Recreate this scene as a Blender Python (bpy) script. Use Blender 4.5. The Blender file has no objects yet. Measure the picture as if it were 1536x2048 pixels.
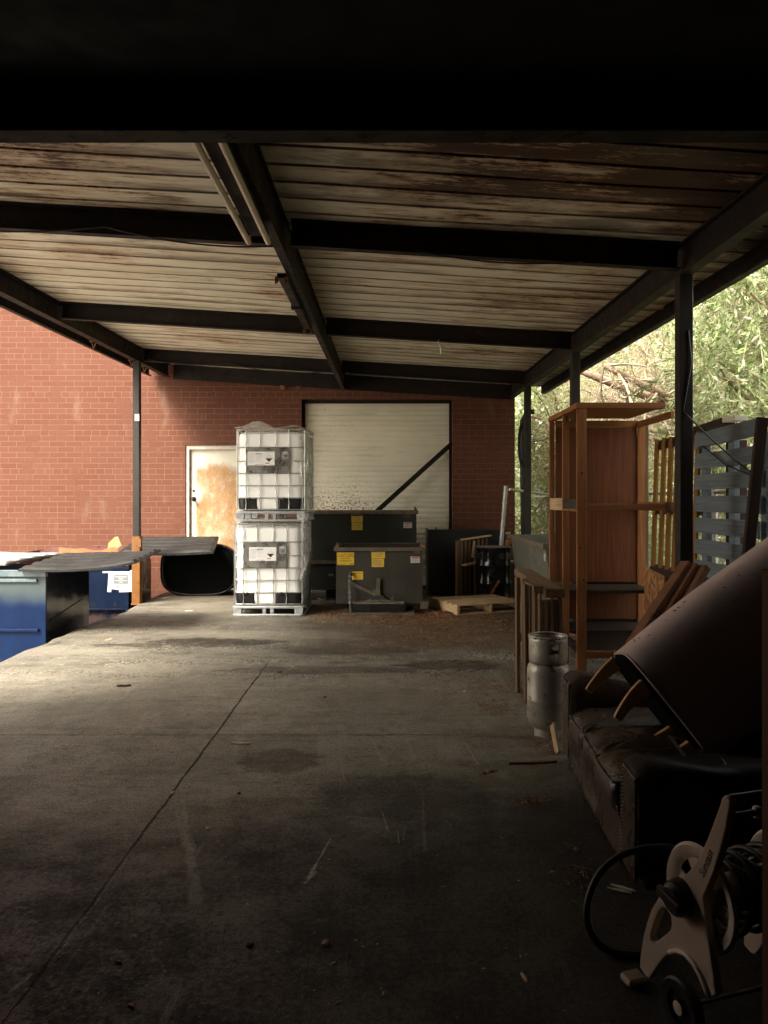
import bpy, math, random
import numpy as np
from mathutils import Vector, Matrix

random.seed(7)
R = math.radians
C = bpy.context.scene.collection
SC = bpy.context.scene

# ------------------------------------------------------------------ camera, sky, sun, exposure
CAM_H, F = 1.65, 1500.0
cd = bpy.data.cameras.new("camera")
cam = bpy.data.objects.new("camera", cd); C.objects.link(cam)
cam.location = (0, 0, CAM_H); cam.rotation_euler = (R(90), 0, 0)
cd.sensor_fit = 'HORIZONTAL'; cd.sensor_width = 36.0; cd.lens = 36.0 * F / 1536.0
cd.shift_x = -6 / 1536.0; cd.shift_y = -24 / 1536.0
cd.clip_start = 0.05; cd.clip_end = 500
SC.camera = cam

SUN_EL, SUN_AZ = 47.0, -138.0         # azimuth measured from +Y, clockwise: light arrives from the left, a little behind the camera
w = bpy.data.worlds.new("World"); SC.world = w; w.use_nodes = True
nt = w.node_tree; nt.nodes.clear()
sky = nt.nodes.new('ShaderNodeTexSky'); sky.sky_type = 'NISHITA'; sky.sun_disc = False
sky.sun_elevation = R(SUN_EL); sky.sun_rotation = R(SUN_AZ); sky.dust_density = 4.0; sky.air_density = 1.0; sky.ozone_density = 1.0
hs = nt.nodes.new('ShaderNodeHueSaturation'); hs.inputs['Saturation'].default_value = 0.22
mixw = nt.nodes.new('ShaderNodeMix'); mixw.data_type = 'RGBA'; mixw.blend_type = 'MULTIPLY'
mixw.inputs[0].default_value = 1.0; mixw.inputs[7].default_value = (1.0, 0.94, 0.83, 1)
bg = nt.nodes.new('ShaderNodeBackground'); bg.inputs['Strength'].default_value = 0.15
wo = nt.nodes.new('ShaderNodeOutputWorld')
nt.links.new(sky.outputs[0], hs.inputs['Color']); nt.links.new(hs.outputs[0], mixw.inputs[6])
nt.links.new(mixw.outputs[2], bg.inputs['Color']); nt.links.new(bg.outputs[0], wo.inputs['Surface'])
sd = bpy.data.lights.new("sun", 'SUN'); sd.energy = 2.0; sd.angle = R(22); sd.color = (1.0, 0.90, 0.76)
sun = bpy.data.objects.new("sun", sd); C.objects.link(sun)
az = R(SUN_AZ); el = R(SUN_EL)
sdir = Vector((math.sin(az) * math.cos(el), math.cos(az) * math.cos(el), math.sin(el)))
sun.rotation_euler = sdir.to_track_quat('Z', 'Y').to_euler(); sun.location = (-20, -10, 20)
SC.view_settings.view_transform = 'Standard'; SC.view_settings.look = 'None'
SC.view_settings.gamma = 1.0; SC.view_settings.use_curve_mapping = False
SC.view_settings.exposure = 2.25

# ------------------------------------------------------------------ helpers
def at(x, y, Y):
    """a point seen at photo pixel (x, y), at distance Y in front of the camera"""
    return Vector(((x - 774) / F * Y, Y, CAM_H - (y - 1000) / F * Y))
def gnd(x, y, z=0.0):  # floor point seen at photo pixel (x, y)
    Y = (CAM_H - z) * F / (y - 1000.0)
    return Vector(((x - 774) / F * Y, Y, z))

class MB:
    def __init__(s): s.v = []; s.f = []
    def add(s, vs, fs):
        n = len(s.v); s.v += [Vector(v) for v in vs]; s.f += [tuple(i + n for i in f) for f in fs]; return s
    def box(s, c, d, rot=None):
        h = Vector(d) / 2; c = Vector(c)
        vs = [Vector((sx * h.x, sy * h.y, sz * h.z)) for sx in (-1, 1) for sy in (-1, 1) for sz in (-1, 1)]
        if rot is not None: vs = [rot @ v for v in vs]
        return s.add([v + c for v in vs], [(0, 1, 3, 2), (4, 6, 7, 5), (0, 4, 5, 1), (2, 3, 7, 6), (0, 2, 6, 4), (1, 5, 7, 3)])
    def bb(s, a, b):
        a = Vector(a); b = Vector(b); return s.box((a + b) / 2, [abs(x) for x in (b - a)])
    def bar(s, a, b, wd, ht, up=(0, 0, 1)):
        a = Vector(a); b = Vector(b); x = (b - a); L = x.length; x.normalize()
        up = Vector(up)
        if abs(x.dot(up)) > .99: up = Vector((0, 1, 0))
        y = up.cross(x).normalized(); z = x.cross(y)
        m = Matrix((x, y, z)).transposed()
        return s.box((a + b) / 2, (L, wd, ht), m)
    def tube(s, pts, r, n=8, cap=True, closed=False):
        pts = [Vector(p) for p in pts]; N = len(pts)
        rr = r if hasattr(r, '__len__') else [r] * N
        prev = None; rings = []
        for i, p in enumerate(pts):
            if closed: t = pts[(i + 1) % N] - pts[i - 1]
            else: t = pts[min(i + 1, N - 1)] - pts[max(i - 1, 0)]
            if t.length < 1e-9: t = Vector((0, 0, 1))
            t.normalize()
            if prev is None:
                a = Vector((0, 0, 1)) if abs(t.z) < .9 else Vector((1, 0, 0))
                u = t.cross(a).normalized()
            else:
                u = (prev - t * prev.dot(t))
                u = u.normalized() if u.length > 1e-6 else t.cross(Vector((0, 0, 1))).normalized()
            prev = u; v = t.cross(u)
            rings.append([p + (u * math.cos(2 * math.pi * k / n) + v * math.sin(2 * math.pi * k / n)) * rr[i] for k in range(n)])
        vs = [q for rg in rings for q in rg]; fs = []
        for i in range(N if closed else N - 1):
            for k in range(n):
                a = i * n + k; b = i * n + (k + 1) % n; j = (i + 1) % N
                fs.append((a, b, j * n + (k + 1) % n, j * n + k))
        if cap and not closed: fs.append(tuple(reversed(range(n)))); fs.append(tuple((N - 1) * n + k for k in range(n)))
        return s.add(vs, fs)
    def lathe(s, prof, n=32, c=(0, 0, 0), axis=None, sq=(1, 1)):
        c = Vector(c); vs = []; fs = []
        m = axis or Matrix.Identity(3)
        for r, z in prof:
            for k in range(n):
                a = 2 * math.pi * k / n
                vs.append(m @ Vector((r * math.cos(a) * sq[0], r * math.sin(a) * sq[1], z)) + c)
        for i in range(len(prof) - 1):
            for k in range(n):
                k2 = (k + 1) % n
                fs.append((i * n + k, i * n + k2, (i + 1) * n + k2, (i + 1) * n + k))
        return s.add(vs, fs)
    def prism(s, poly, o, ux, uy, th):
        """polygon (2-D) in the plane o, ux, uy, thickened by th along ux x uy"""
        o = Vector(o); ux = Vector(ux); uy = Vector(uy); nz = ux.cross(uy).normalized() * th
        n = len(poly); a = [o + ux * p[0] + uy * p[1] for p in poly]
        vs = a + [p + nz for p in a]
        fs = [tuple(reversed(range(n))), tuple(range(n, 2 * n))]
        fs += [(i, (i + 1) % n, (i + 1) % n + n, i + n) for i in range(n)]
        return s.add(vs, fs)
    def grid(s, fn, nu, nv, closed_u=False):
        vs = [fn(i / (nu if closed_u else nu - 1), j / (nv - 1)) for j in range(nv) for i in range(nu)]
        fs = []
        for j in range(nv - 1):
            for i in range(nu if closed_u else nu - 1):
                a = j * nu + i; b = j * nu + (i + 1) % nu
                fs.append((a, b, b + nu, a + nu))
        return s.add(vs, fs)
    def build(s, name, mat, parent=None, bevel=0.0, smooth=False, world=True, seg=1, solid=0, sub=0):
        off = Vector((0, 0, 0))
        if parent is not None and world:
            p = parent
            while p is not None: off += Vector(p.location); p = p.parent
        me = bpy.data.meshes.new(name)
        me.from_pydata([tuple(v - off) for v in s.v], [], s.f); me.update()
        me.materials.append(mat)
        if smooth:
            me.polygons.foreach_set('use_smooth', [True] * len(me.polygons))
            if smooth == 'angle': me.set_sharp_from_angle(angle=R(40))
        ob = bpy.data.objects.new(name, me); C.objects.link(ob)
        if parent is not None: ob.parent = parent
        if sub:
            m = ob.modifiers.new('sub', 'SUBSURF'); m.levels = sub; m.render_levels = sub
        if solid:
            m = ob.modifiers.new('solid', 'SOLIDIFY'); m.thickness = solid; m.offset = 0
        if bevel:
            m = ob.modifiers.new('bevel', 'BEVEL'); m.width = bevel; m.segments = seg; m.limit_method = 'ANGLE'; m.angle_limit = R(40)
        return ob

def thing(name, label, cat, loc=(0, 0, 0), rz=0, group=None):
    o = bpy.data.objects.new(name, None); C.objects.link(o); o.location = loc; o.rotation_euler = (0, 0, rz)
    o.empty_display_size = .1
    return tag(o, label, cat, group)
def tag(o, label, cat, group=None, kind=None):
    if label: o['label'] = label
    if cat: o['category'] = cat
    if group: o['group'] = group
    if kind: o['kind'] = kind
    return o
def part(o, label): o['label'] = label; return o
def copy_tree(o, parent=None):
    c = o.copy(); C.objects.link(c)
    if parent is not None: c.parent = parent
    for ch in [x for x in bpy.data.objects if x.parent == o]: copy_tree(ch, c)
    return c

rng = np.random.default_rng(11)
def np_mesh(name, V, Fc, mat, parent=None, quads=True):
    me = bpy.data.meshes.new(name); k = Fc.shape[1]
    me.vertices.add(len(V)); me.vertices.foreach_set('co', V.astype(np.float32).ravel())
    me.loops.add(Fc.size); me.loops.foreach_set('vertex_index', Fc.astype(np.int32).ravel())
    me.polygons.add(len(Fc)); me.polygons.foreach_set('loop_start', np.arange(0, Fc.size, k, dtype=np.int32)); me.polygons.foreach_set('loop_total', np.full(len(Fc), k, dtype=np.int32))
    me.update(calc_edges=True); me.validate(); me.materials.append(mat); o = bpy.data.objects.new(name, me); C.objects.link(o)
    if parent: o.parent = parent; o.location = -Vector(parent.location)
    return o
def leaves(name, P, D, L, W, mat, parent):
    """lance-shaped leaves at points P pointing along D"""
    n = len(P); D = D / np.linalg.norm(D, axis=1, keepdims=True); r = rng.normal(size=(n, 3)); S = np.cross(D, r); S /= np.linalg.norm(S, axis=1, keepdims=True); Nn = np.cross(D, S)
    L = L * rng.uniform(.6, 1.25, (n, 1)); W = W * rng.uniform(.7, 1.2, (n, 1))
    a = P; b = P + D * L * .45 + S * W + Nn * W * .35; c = P + D * L - Nn * L * .12; e = P + D * L * .45 - S * W + Nn * W * .35
    V = np.stack([a, b, c, e], 1).reshape(-1, 3); Fc = np.arange(n * 4).reshape(n, 4); Fc = np.concatenate([Fc[:, [0, 1, 2]], Fc[:, [0, 2, 3]]]);
    return np_mesh(name, V, Fc, mat, parent)

# ------------------------------------------------------------------ materials
class N:
    """small node-graph helper"""
    def __init__(s, name):
        s.m = bpy.data.materials.new(name); s.m.use_nodes = True; s.t = s.m.node_tree; s.t.nodes.clear()
        s.out = s.t.nodes.new('ShaderNodeOutputMaterial'); s.b = s.t.nodes.new('ShaderNodeBsdfPrincipled')
        s.t.links.new(s.b.outputs[0], s.out.inputs[0])
        s.tc = s.t.nodes.new('ShaderNodeTexCoord').outputs['Object']
    def n(s, ty, **k):
        x = s.t.nodes.new(ty)
        for a, b in k.items(): setattr(x, a, b)
        return x
    def l(s, a, b): s.t.links.new(a, b)
    def mp(s, sc=(1, 1, 1), rot=(0, 0, 0), loc=(0, 0, 0), src=None):
        x = s.n('ShaderNodeMapping'); x.inputs['Scale'].default_value = sc; x.inputs['Rotation'].default_value = rot; x.inputs['Location'].default_value = loc
        s.l(src or s.tc, x.inputs[0]); return x.outputs[0]
    def noise(s, scale, detail=4, src=None, rough=.55, dist=0):
        x = s.n('ShaderNodeTexNoise'); x.inputs['Scale'].default_value = scale; x.inputs['Detail'].default_value = detail
        x.inputs['Roughness'].default_value = rough; x.inputs['Distortion'].default_value = dist
        s.l(src or s.tc, x.inputs['Vector']); return x.outputs['Fac']
    def ramp(s, f, a, b, va=0.0, vb=1.0):
        x = s.n('ShaderNodeMapRange'); x.interpolation_type = 'SMOOTHSTEP'
        x.inputs['From Min'].default_value = a; x.inputs['From Max'].default_value = b
        x.inputs['To Min'].default_value = va; x.inputs['To Max'].default_value = vb
        s.l(f, x.inputs['Value']); return x.outputs[0]
    def math(s, op, a, b=None):
        x = s.n('ShaderNodeMath', operation=op)
        for i, q in enumerate((a, b)):
            if q is None: continue
            if isinstance(q, (int, float)): x.inputs[i].default_value = q
            else: s.l(q, x.inputs[i])
        return x.outputs[0]
    def mix(s, f, a, b, blend='MIX'):
        x = s.n('ShaderNodeMix', data_type='RGBA', blend_type=blend)
        for i, q in ((0, f), (6, a), (7, b)):
            if isinstance(q, (int, float)): x.inputs[i].default_value = q
            elif isinstance(q, tuple): x.inputs[i].default_value = (*q, 1) if len(q) == 3 else q
            else: s.l(q, x.inputs[i])
        return x.outputs[2]
    def sep(s, src=None):
        x = s.n('ShaderNodeSeparateXYZ'); s.l(src or s.tc, x.inputs[0]); return x.outputs
    def bump(s, h, d=.01, st=.6):
        x = s.n('ShaderNodeBump'); x.inputs['Distance'].default_value = d; x.inputs['Strength'].default_value = st
        s.l(h, x.inputs['Height']); s.l(x.outputs[0], s.b.inputs['Normal'])
    def set(s, col=None, rough=None, metal=None, spec=None):
        for k, q in (('Base Color', col), ('Roughness', rough), ('Metallic', metal), ('Specular IOR Level', spec)):
            if q is None: continue
            if isinstance(q, tuple): s.b.inputs[k].default_value = (*q, 1)
            elif isinstance(q, (int, float)): s.b.inputs[k].default_value = q
            else: s.l(q, s.b.inputs[k])
        return s.m

def mat_mottle(name, a, b, scale=6, rough=.6, metal=0, c=None, cth=.62, bump=.002, det=6, cscale=None, spec=.5):
    g = N(name); f = g.ramp(g.noise(scale, det), .35, .65); col = g.mix(f, a, b)
    if c is not None:
        f2 = g.ramp(g.noise(cscale or scale * 2.3, 8, rough=.7), cth, cth + .06); col = g.mix(f2, col, c)
    if bump: g.bump(g.noise(scale * 12, 4), bump)
    rr = g.ramp(g.noise(scale * 3, 3), .3, .7, max(.02, rough - .1), min(1, rough + .1))
    return g.set(col, rr, metal, spec)

def mat_wood(name, a, b, axis=0, dark=.5, rough=.75, knots=True):
    g = N(name); st = [22, 22, 22]; st[axis] = 1.1
    v = g.mp(tuple(st)); f = g.noise(1.6, 5, v, dist=.6); col = g.mix(g.ramp(f, .3, .7), a, b)
    st2 = [60, 60, 60]; st2[axis] = 1.5
    f2 = g.noise(1.5, 3, g.mp(tuple(st2))); col = g.mix(g.math('MULTIPLY', g.ramp(f2, .5, .72), .55), col, tuple(x * dark for x in a))
    big = g.noise(1.3, 3); col = g.mix(g.math('MULTIPLY', g.ramp(big, .42, .7), .45), col, tuple(x * .6 for x in b))
    if knots:
        vo = g.n('ShaderNodeTexVoronoi'); vo.inputs['Scale'].default_value = 1
        st3 = [9, 9, 9]; st3[axis] = 2.2; g.l(g.mp(tuple(st3)), vo.inputs['Vector'])
        k = g.ramp(vo.outputs['Distance'], .07, .12, 1, 0); col = g.mix(g.math('MULTIPLY', k, .8), col, tuple(x * .25 for x in a))
    g.bump(f2, .002, .5)
    return g.set(col, rough, 0, .3)

M = {}
def build_materials():
    # brick: 305 x 102 mm units, pale mortar
    g = N('red_brick'); x, y, z = g.sep()
    cv = g.n('ShaderNodeCombineXYZ'); g.l(g.math('ADD', x, y), cv.inputs[0]); g.l(z, cv.inputs[1])
    wob = g.n('ShaderNodeVectorMath', operation='MULTIPLY_ADD')
    nz = g.n('ShaderNodeTexNoise'); nz.inputs['Scale'].default_value = 9; g.l(cv.outputs[0], nz.inputs['Vector'])
    g.l(nz.outputs['Color'], wob.inputs[0]); wob.inputs[1].default_value = (.008, .008, 0); g.l(cv.outputs[0], wob.inputs[2])
    def brick(offset, sq, sqf):
        br = g.n('ShaderNodeTexBrick'); br.offset = offset; br.squash = sq; br.squash_frequency = sqf
        g.l(wob.outputs[0], br.inputs['Vector'])
        for k, q in (('Scale', 1), ('Mortar Size', .0034), ('Mortar Smooth', .25), ('Bias', -.1), ('Brick Width', .305), ('Row Height', .1016)): br.inputs[k].default_value = q
        br.inputs['Color1'].default_value = (.110, .037, .021, 1); br.inputs['Color2'].default_value = (.124, .046, .028, 1); br.inputs['Mortar'].default_value = (.215, .150, .094, 1)
        return br
    br = brick(.5, .52, 7)
    blot = g.ramp(g.noise(1.1, 5), .35, .75); col = g.mix(g.math('MULTIPLY', blot, .25), br.outputs['Color'], (.142, .063, .043))
    gr = g.noise(70, 3); col = g.mix(g.math('MULTIPLY', g.ramp(gr, .55, .7), .35), col, (.22, .055, .04))
    dirt = g.ramp(g.noise(3, 6, g.mp((1, 1, .35))), .58, .75); col = g.mix(g.math('MULTIPLY', dirt, .35), col, (.24, .17, .13))
    # darker hairline in some joints
    j = g.math('MULTIPLY', br.outputs['Fac'], g.ramp(g.noise(2.2, 3), .55, .62)); col = g.mix(g.math('MULTIPLY', j, .75), col, (.10, .05, .035))
    h = g.math('ADD', g.math('MULTIPLY', br.outputs['Fac'], -1.0), g.math('MULTIPLY', gr, .25)); g.bump(h, .006, .8)
    M['brick'] = g.set(col, .85, 0, .3)

    # concrete pad
    g = N('stained_shaded_concrete'); x, y, z = g.sep()
    n1 = g.noise(.9, 8, rough=.62); n2 = g.noise(5, 8, rough=.65); n3 = g.noise(60, 4)
    sv = g.mp((5.5, .7, 1)); n4 = g.noise(1.0, 8, sv, .65, .4)
    sh = g.mp((.8, 6, 1)); n5 = g.noise(1.0, 8, sh, .68)
    col = g.mix(g.ramp(n1, .33, .68), (.255, .230, .178), (.385, .348, .272))
    col = g.mix(g.math('MULTIPLY', g.ramp(n2, .42, .72), .4), col, (.10, .092, .074))
    col = g.mix(g.math('MULTIPLY', g.ramp(n5, .5, .64), .42), col, (.085, .077, .062))
    col = g.mix(g.math('MULTIPLY', g.ramp(n4, .56, .75), .5), col, (.36, .33, .275))
    col = g.mix(g.math('MULTIPLY', g.ramp(n3, .54, .68), .45), col, (.085, .074, .060))
    n6 = g.noise(14, 9, rough=.8); col = g.mix(g.math('MULTIPLY', g.ramp(n6, .53, .62), .6), col, (.075, .066, .053))
    n7 = g.noise(24, 6, g.mp((1, .45, 1), loc=(7, 2, 0)), .8); col = g.mix(g.math('MULTIPLY', g.ramp(n7, .60, .68), .35), col, (.34, .31, .255))
    wr = g.noise(1.0, 9, g.mp((3.4, .8, 1), loc=(1.7, 4, 0)), .75, .6); col = g.mix(g.math('MULTIPLY', g.ramp(wr, .54, .66), .6), col, (.38, .35, .29))
    # older, paler slab toward the back (starts about 7 m out) with a broken edge
    wav = g.math('ADD', y, g.math('MULTIPLY', g.math('SUBTRACT', g.noise(1.1, 4), .5), 1.6))
    back = g.ramp(wav, 6.6, 8.3)
    pale = g.mix(g.ramp(g.noise(2.2, 9, g.mp((.7, 1.6, 1)), .7), .36, .64), (.14, .130, .105), (.25, .233, .190))
    pale = g.mix(g.math('MULTIPLY', g.ramp(g.noise(55, 4), .5, .66), .5), pale, (.12, .095, .07))
    col = g.mix(g.math('MULTIPLY', back, .85), col, pale)
    # exposed-aggregate bands
    def band(y0, y1, sc, th, c, am, seed):
        m = g.math('MULTIPLY', g.ramp(g.math('ADD', y, g.math('MULTIPLY', g.math('SUBTRACT', g.noise(.8, 4, g.mp((1, 1, 1), loc=(seed, 0, 0))), .5), 1.7)), y0 - .15, y0 + .05), g.ramp(g.math('ADD', y, g.math('MULTIPLY', g.math('SUBTRACT', g.noise(.8, 4, g.mp((1, 1, 1), loc=(seed, 0, 0))), .5), 1.7)), y1 - .05, y1 + .15, 1, 0))
        sp = g.ramp(g.noise(sc, 2, g.mp((1, .8, 1), loc=(seed, 3, 0)), .8), th - .03, th)
        return g.math('MULTIPLY', g.math('MULTIPLY', m, sp), am), c
    blk = g.ramp(g.math('ADD', g.noise(1.6, 9, g.mp((1, 1.6, 1), loc=(5, 1, 0)), .74), g.ramp(y, 6.8, 7.6, -.3, 0)), .53, .60); col = g.mix(g.math('MULTIPLY', blk, .6), col, (.035, .031, .024))
    vg = g.n('ShaderNodeTexVoronoi'); vg.inputs['Scale'].default_value = 80; g.l(g.mp((1, .55, 1)), vg.inputs['Vector']); vr = g.sep(vg.outputs['Color'])[0]
    grain = g.mix(g.ramp(vr, .40, .55), (.030, .025, .019), (.40, .37, .30)); fine = g.mix(g.ramp(vr, .62, .74), (.050, .042, .032), (.36, .33, .27))
    clump = g.noise(1.9, 10, g.mp((.7, 2.4, 1), loc=(1, 6, 0)), .72)
    def drift(y0, amp, fr_, ph, wd, seed):
        sx = g.math('MULTIPLY', g.math('SINE', g.math('ADD', g.math('MULTIPLY', x, fr_), ph)), amp)
        d_ = g.math('ABSOLUTE', g.math('SUBTRACT', g.math('ADD', y, g.math('MULTIPLY', g.math('SUBTRACT', g.noise(1.3, 6, g.mp((1, 1, 1), loc=(seed, 0, 0)), .65), .5), .9)), g.math('ADD', sx, y0)))
        return g.math('MULTIPLY', g.ramp(d_, wd * .4, wd, 1, 0), g.ramp(clump, .42, .58))
    for dm_, gc in ((drift(7.15, .10, 1.1, .5, .22, 2.0), grain), (drift(7.75, .12, 1.7, 2.0, .12, 7.0), grain), (drift(8.55, .14, 1.2, 1.0, .30, 5.5), fine), (drift(9.6, .3, .9, 3.0, .35, 9.5), fine)):
        col = g.mix(g.math('MULTIPLY', dm_, .9), col, gc)
    wp = g.math('MULTIPLY', g.math('MULTIPLY', g.ramp(x, .5, 1.0), g.ramp(g.math('ABSOLUTE', g.math('SUBTRACT', y, 8.0)), .15, .55, 1, 0)), g.ramp(clump, .42, .5)); col = g.mix(g.math('MULTIPLY', wp, .85), col, g.mix(g.ramp(vr, .35, .55), (.03, .026, .02), (.62, .58, .48)))
    def blotch(px_, py_, rx_, ry_, am, c, seed):
        q = gnd(px_, py_); ex_ = g.math('DIVIDE', g.math('SUBTRACT', x, q.x), rx_); ey_ = g.math('DIVIDE', g.math('SUBTRACT', y, q.y), ry_)
        dd = g.math('ADD', g.math('SQRT', g.math('ADD', g.math('MULTIPLY', ex_, ex_), g.math('MULTIPLY', ey_, ey_))), g.math('MULTIPLY', g.math('SUBTRACT', g.noise(4.5, 10, g.mp((1, 1.6, 1), loc=(seed, seed, 0)), .8), .5), 2.4))
        return g.math('MULTIPLY', g.ramp(dd, .95, 1.12, 1, 0), min(1, am * 1.15)), c
    for bq in (blotch(430, 1284, .75, .28, .85, (.022, .017, .012), 1.0), blotch(250, 1292, .5, .16, .7, (.035, .028, .02), 3.0), blotch(560, 1270, .9, .3, .6, (.30, .27, .21), 5.0), blotch(120, 1300, .8, .25, .5, (.32, .29, .23), 8.0), blotch(700, 1300, .8, .25, .6, (.03, .024, .018), 12.0),
               blotch(650, 1340, .9, .16, .6, (.04, .034, .027), 15.0), blotch(900, 1330, .5, .2, .7, (.02, .017, .013), 18.0), blotch(480, 1215, 1.2, .5, .5, (.25, .22, .17), 21.0), blotch(560, 1520, .25, .2, .55, (.03, .026, .022), 24.0), blotch(800, 1590, .5, .3, .5, (.025, .022, .018), 27.0), blotch(790, 1740, .3, .15, .5, (.02, .018, .016), 30.0)):
        col = g.mix(bq[0], col, bq[1])
    # dark damp patch and leaf litter to the right at the back
    dm = g.math('MULTIPLY', g.ramp(g.math('ADD', y, g.math('MULTIPLY', g.noise(1.5, 5), 2.0)), 8.6, 9.6), g.ramp(g.math('ADD', x, g.math('MULTIPLY', g.noise(1.7, 5, rough=.7), 1.8)), -.7, 1.5))
    col = g.mix(g.math('MULTIPLY', dm, .78), col, (.060, .038, .022))
    lit = g.math('MULTIPLY', dm, g.ramp(g.noise(7, 10, rough=.85), .50, .56)); col = g.mix(g.math('MULTIPLY', lit, .9), col, g.mix(g.ramp(vr, .3, .7), (.05, .022, .010), (.36, .155, .045)))
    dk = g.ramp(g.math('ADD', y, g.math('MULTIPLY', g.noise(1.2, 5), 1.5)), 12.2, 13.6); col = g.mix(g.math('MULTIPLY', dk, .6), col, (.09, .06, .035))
    pt1 = g.noise(95, 3, rough=.7); col = g.mix(g.math('MULTIPLY', g.ramp(pt1, .535, .575), .7), col, (.010, .009, .008))
    pt2 = g.noise(70, 2, g.mp((1, 1, 1), loc=(3, 9, 0)), .6); col = g.mix(g.math('MULTIPLY', g.ramp(pt2, .60, .64), .55), col, (.26, .24, .20))
    stf = g.noise(1.0, 5, g.mp((7, 75, 1)), .7); col = g.mix(g.math('MULTIPLY', g.ramp(stf, .48, .60), .28), col, (.10, .092, .075))
    bl = g.noise(5.5, 12, g.mp((1, 1.7, 1), loc=(11, 3, 0)), .84); col = g.mix(g.math('MULTIPLY', g.ramp(bl, .56, .60), .45), col, (.075, .068, .055))
    oil_falloff = g.math('ADD', g.math('MULTIPLY', g.noise(1.1, 12, rough=.74), 1.0), g.math('ADD', g.ramp(x, -2.4, 1.5, -.14, .16), g.ramp(y, 2.7, 5.9, .26, -.42)))
    oil_falloff = g.math('MULTIPLY', g.ramp(oil_falloff, .28, .74), .94); col = g.mix(oil_falloff, col, (.026, .0225, .0185))  # oily stain; darker toward camera and right, light falloff painted into the colour
    def scuff(x0, y0, x1, y1, wd, am, c=(.40, .37, .30)):
        a, b = gnd(x0, y0), gnd(x1, y1); ab = b - a; L2 = ab.length_squared
        sx = g.math('SUBTRACT', x, a.x); sy = g.math('SUBTRACT', y, a.y)
        t_ = g.math('ADD', g.math('MULTIPLY', sx, ab.x / L2), g.math('MULTIPLY', sy, ab.y / L2)); t_.node.use_clamp = True
        dx_ = g.math('SUBTRACT', sx, g.math('MULTIPLY', t_, ab.x)); dy_ = g.math('SUBTRACT', sy, g.math('MULTIPLY', t_, ab.y))
        d_ = g.math('ADD', g.math('SQRT', g.math('ADD', g.math('MULTIPLY', dx_, dx_), g.math('MULTIPLY', dy_, dy_))), g.math('MULTIPLY', g.math('SUBTRACT', scb, .42), wd * 2.2))
        wv = g.math('MULTIPLY', g.math('ADD', g.math('MULTIPLY', t_, .7), .3), wd)
        m_ = g.ramp(g.math('DIVIDE', d_, wv), .4, 1.0, 1, 0)
        return g.math('MULTIPLY', g.math('MULTIPLY', m_, g.ramp(scn, .36, .54)), am), c
    scn = g.noise(30, 6, rough=.8); scb = g.noise(11, 7, rough=.8)
    for sc_ in (scuff(668, 1665, 612, 1765, .016, .8), scuff(612, 1765, 628, 1745, .018, .6), scuff(360, 1560, 392, 1800, .055, .38), scuff(350, 1620, 380, 1700, .05, .4), scuff(0, 1494, 150, 1489, .02, .6), scuff(150, 1489, 205, 1493, .018, .6), scuff(205, 1493, 250, 1520, .014, .45), scuff(893, 1418, 955, 1528, .014, .55), scuff(850, 1430, 905, 1520, .012, .35), scuff(680, 1500, 688, 1560, .009, .5),
                scuff(765, 1625, 775, 1660, .012, .7), scuff(795, 1660, 798, 1685, .008, .6), scuff(812, 1650, 806, 1680, .008, .6), scuff(740, 1470, 770, 1530, .035, .3), scuff(800, 1440, 830, 1520, .03, .28), scuff(845, 1580, 850, 1700, .02, .25), scuff(0, 2000, 60, 1950, .02, .4), scuff(330, 1500, 345, 1460, .05, .25)):
        col = g.mix(sc_[0], col, sc_[1])
    # saw-cut joints with ragged lips
    def joint(c, p, wd):
        d = g.math('ABSOLUTE', g.math('SUBTRACT', g.math('ADD', c, g.math('MULTIPLY', g.math('SUBTRACT', g.noise(3.0, 6, rough=.75), .5), .035)), p))
        return g.ramp(d, wd * .5, wd, 1, 0)
    j1 = g.math('MULTIPLY', joint(x, -1.205, .010), g.ramp(y, 7.3, 8.0, 1, 0)); j2 = g.math('MULTIPLY', joint(y, 5.27, .009), g.ramp(x, .2, .9, .65, 0))
    jm = g.math('MAXIMUM', j1, j2); col = g.mix(g.math('MULTIPLY', jm, .93), col, (.008, .006, .005))
    # pale drag scratches
    for (sx, sy, rot, th, seed) in ((30, 1.1, -18, .70, 0), (26, .9, 24, .72, 4), (34, 1.4, 4, .69, 9)):
        v = g.mp((sx, sy, 1), (0, 0, R(rot)), (seed, seed * .7, 0)); s1 = g.ramp(g.noise(.55, 2, v), th, th + .03)
        col = g.mix(g.math('MULTIPLY', g.math('MULTIPLY', s1, g.ramp(g.noise(.8, 2, g.mp((1, 1, 1), loc=(seed, 0, 0))), .48, .60)), .40), col, (.33, .29, .23))
    g.bump(g.math('ADD', g.math('ADD', g.math('MULTIPLY', g.math('ADD', n3, g.math('MULTIPLY', pt1, -1.2)), .5), g.math('MULTIPLY', g.noise(34, 4, rough=.8), g.math('MULTIPLY', back, 1.6))), g.math('MULTIPLY', jm, -3)), .012, .75)
    rg = g.ramp(g.math('ADD', g.math('MULTIPLY', g.noise(2.4, 8, rough=.75), .55), g.math('MULTIPLY', g.noise(40, 5, rough=.8), .45)), .42, .60, .40, .95)
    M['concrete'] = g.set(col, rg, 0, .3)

    # painted sheet-steel roof deck, paint peeling in streaks
    g = N('peeling_roof_deck'); x, y, z = g.sep()
    st = g.noise(1.0, 9, g.mp((2.2, 20, 1)), .72, .2); fl = g.noise(1.0, 8, g.mp((16, 60, 1)), .75)
    pt = g.noise(.55, 5, g.mp((1, 1.3, 1)), .6)
    side = g.math('ADD', g.ramp(x, -1.0, .4, -.02, .025), g.ramp(x, 1.2, 2.6, 0, .05))
    near = g.ramp(y, -4.2, -1.4, .10, -.02)
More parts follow.
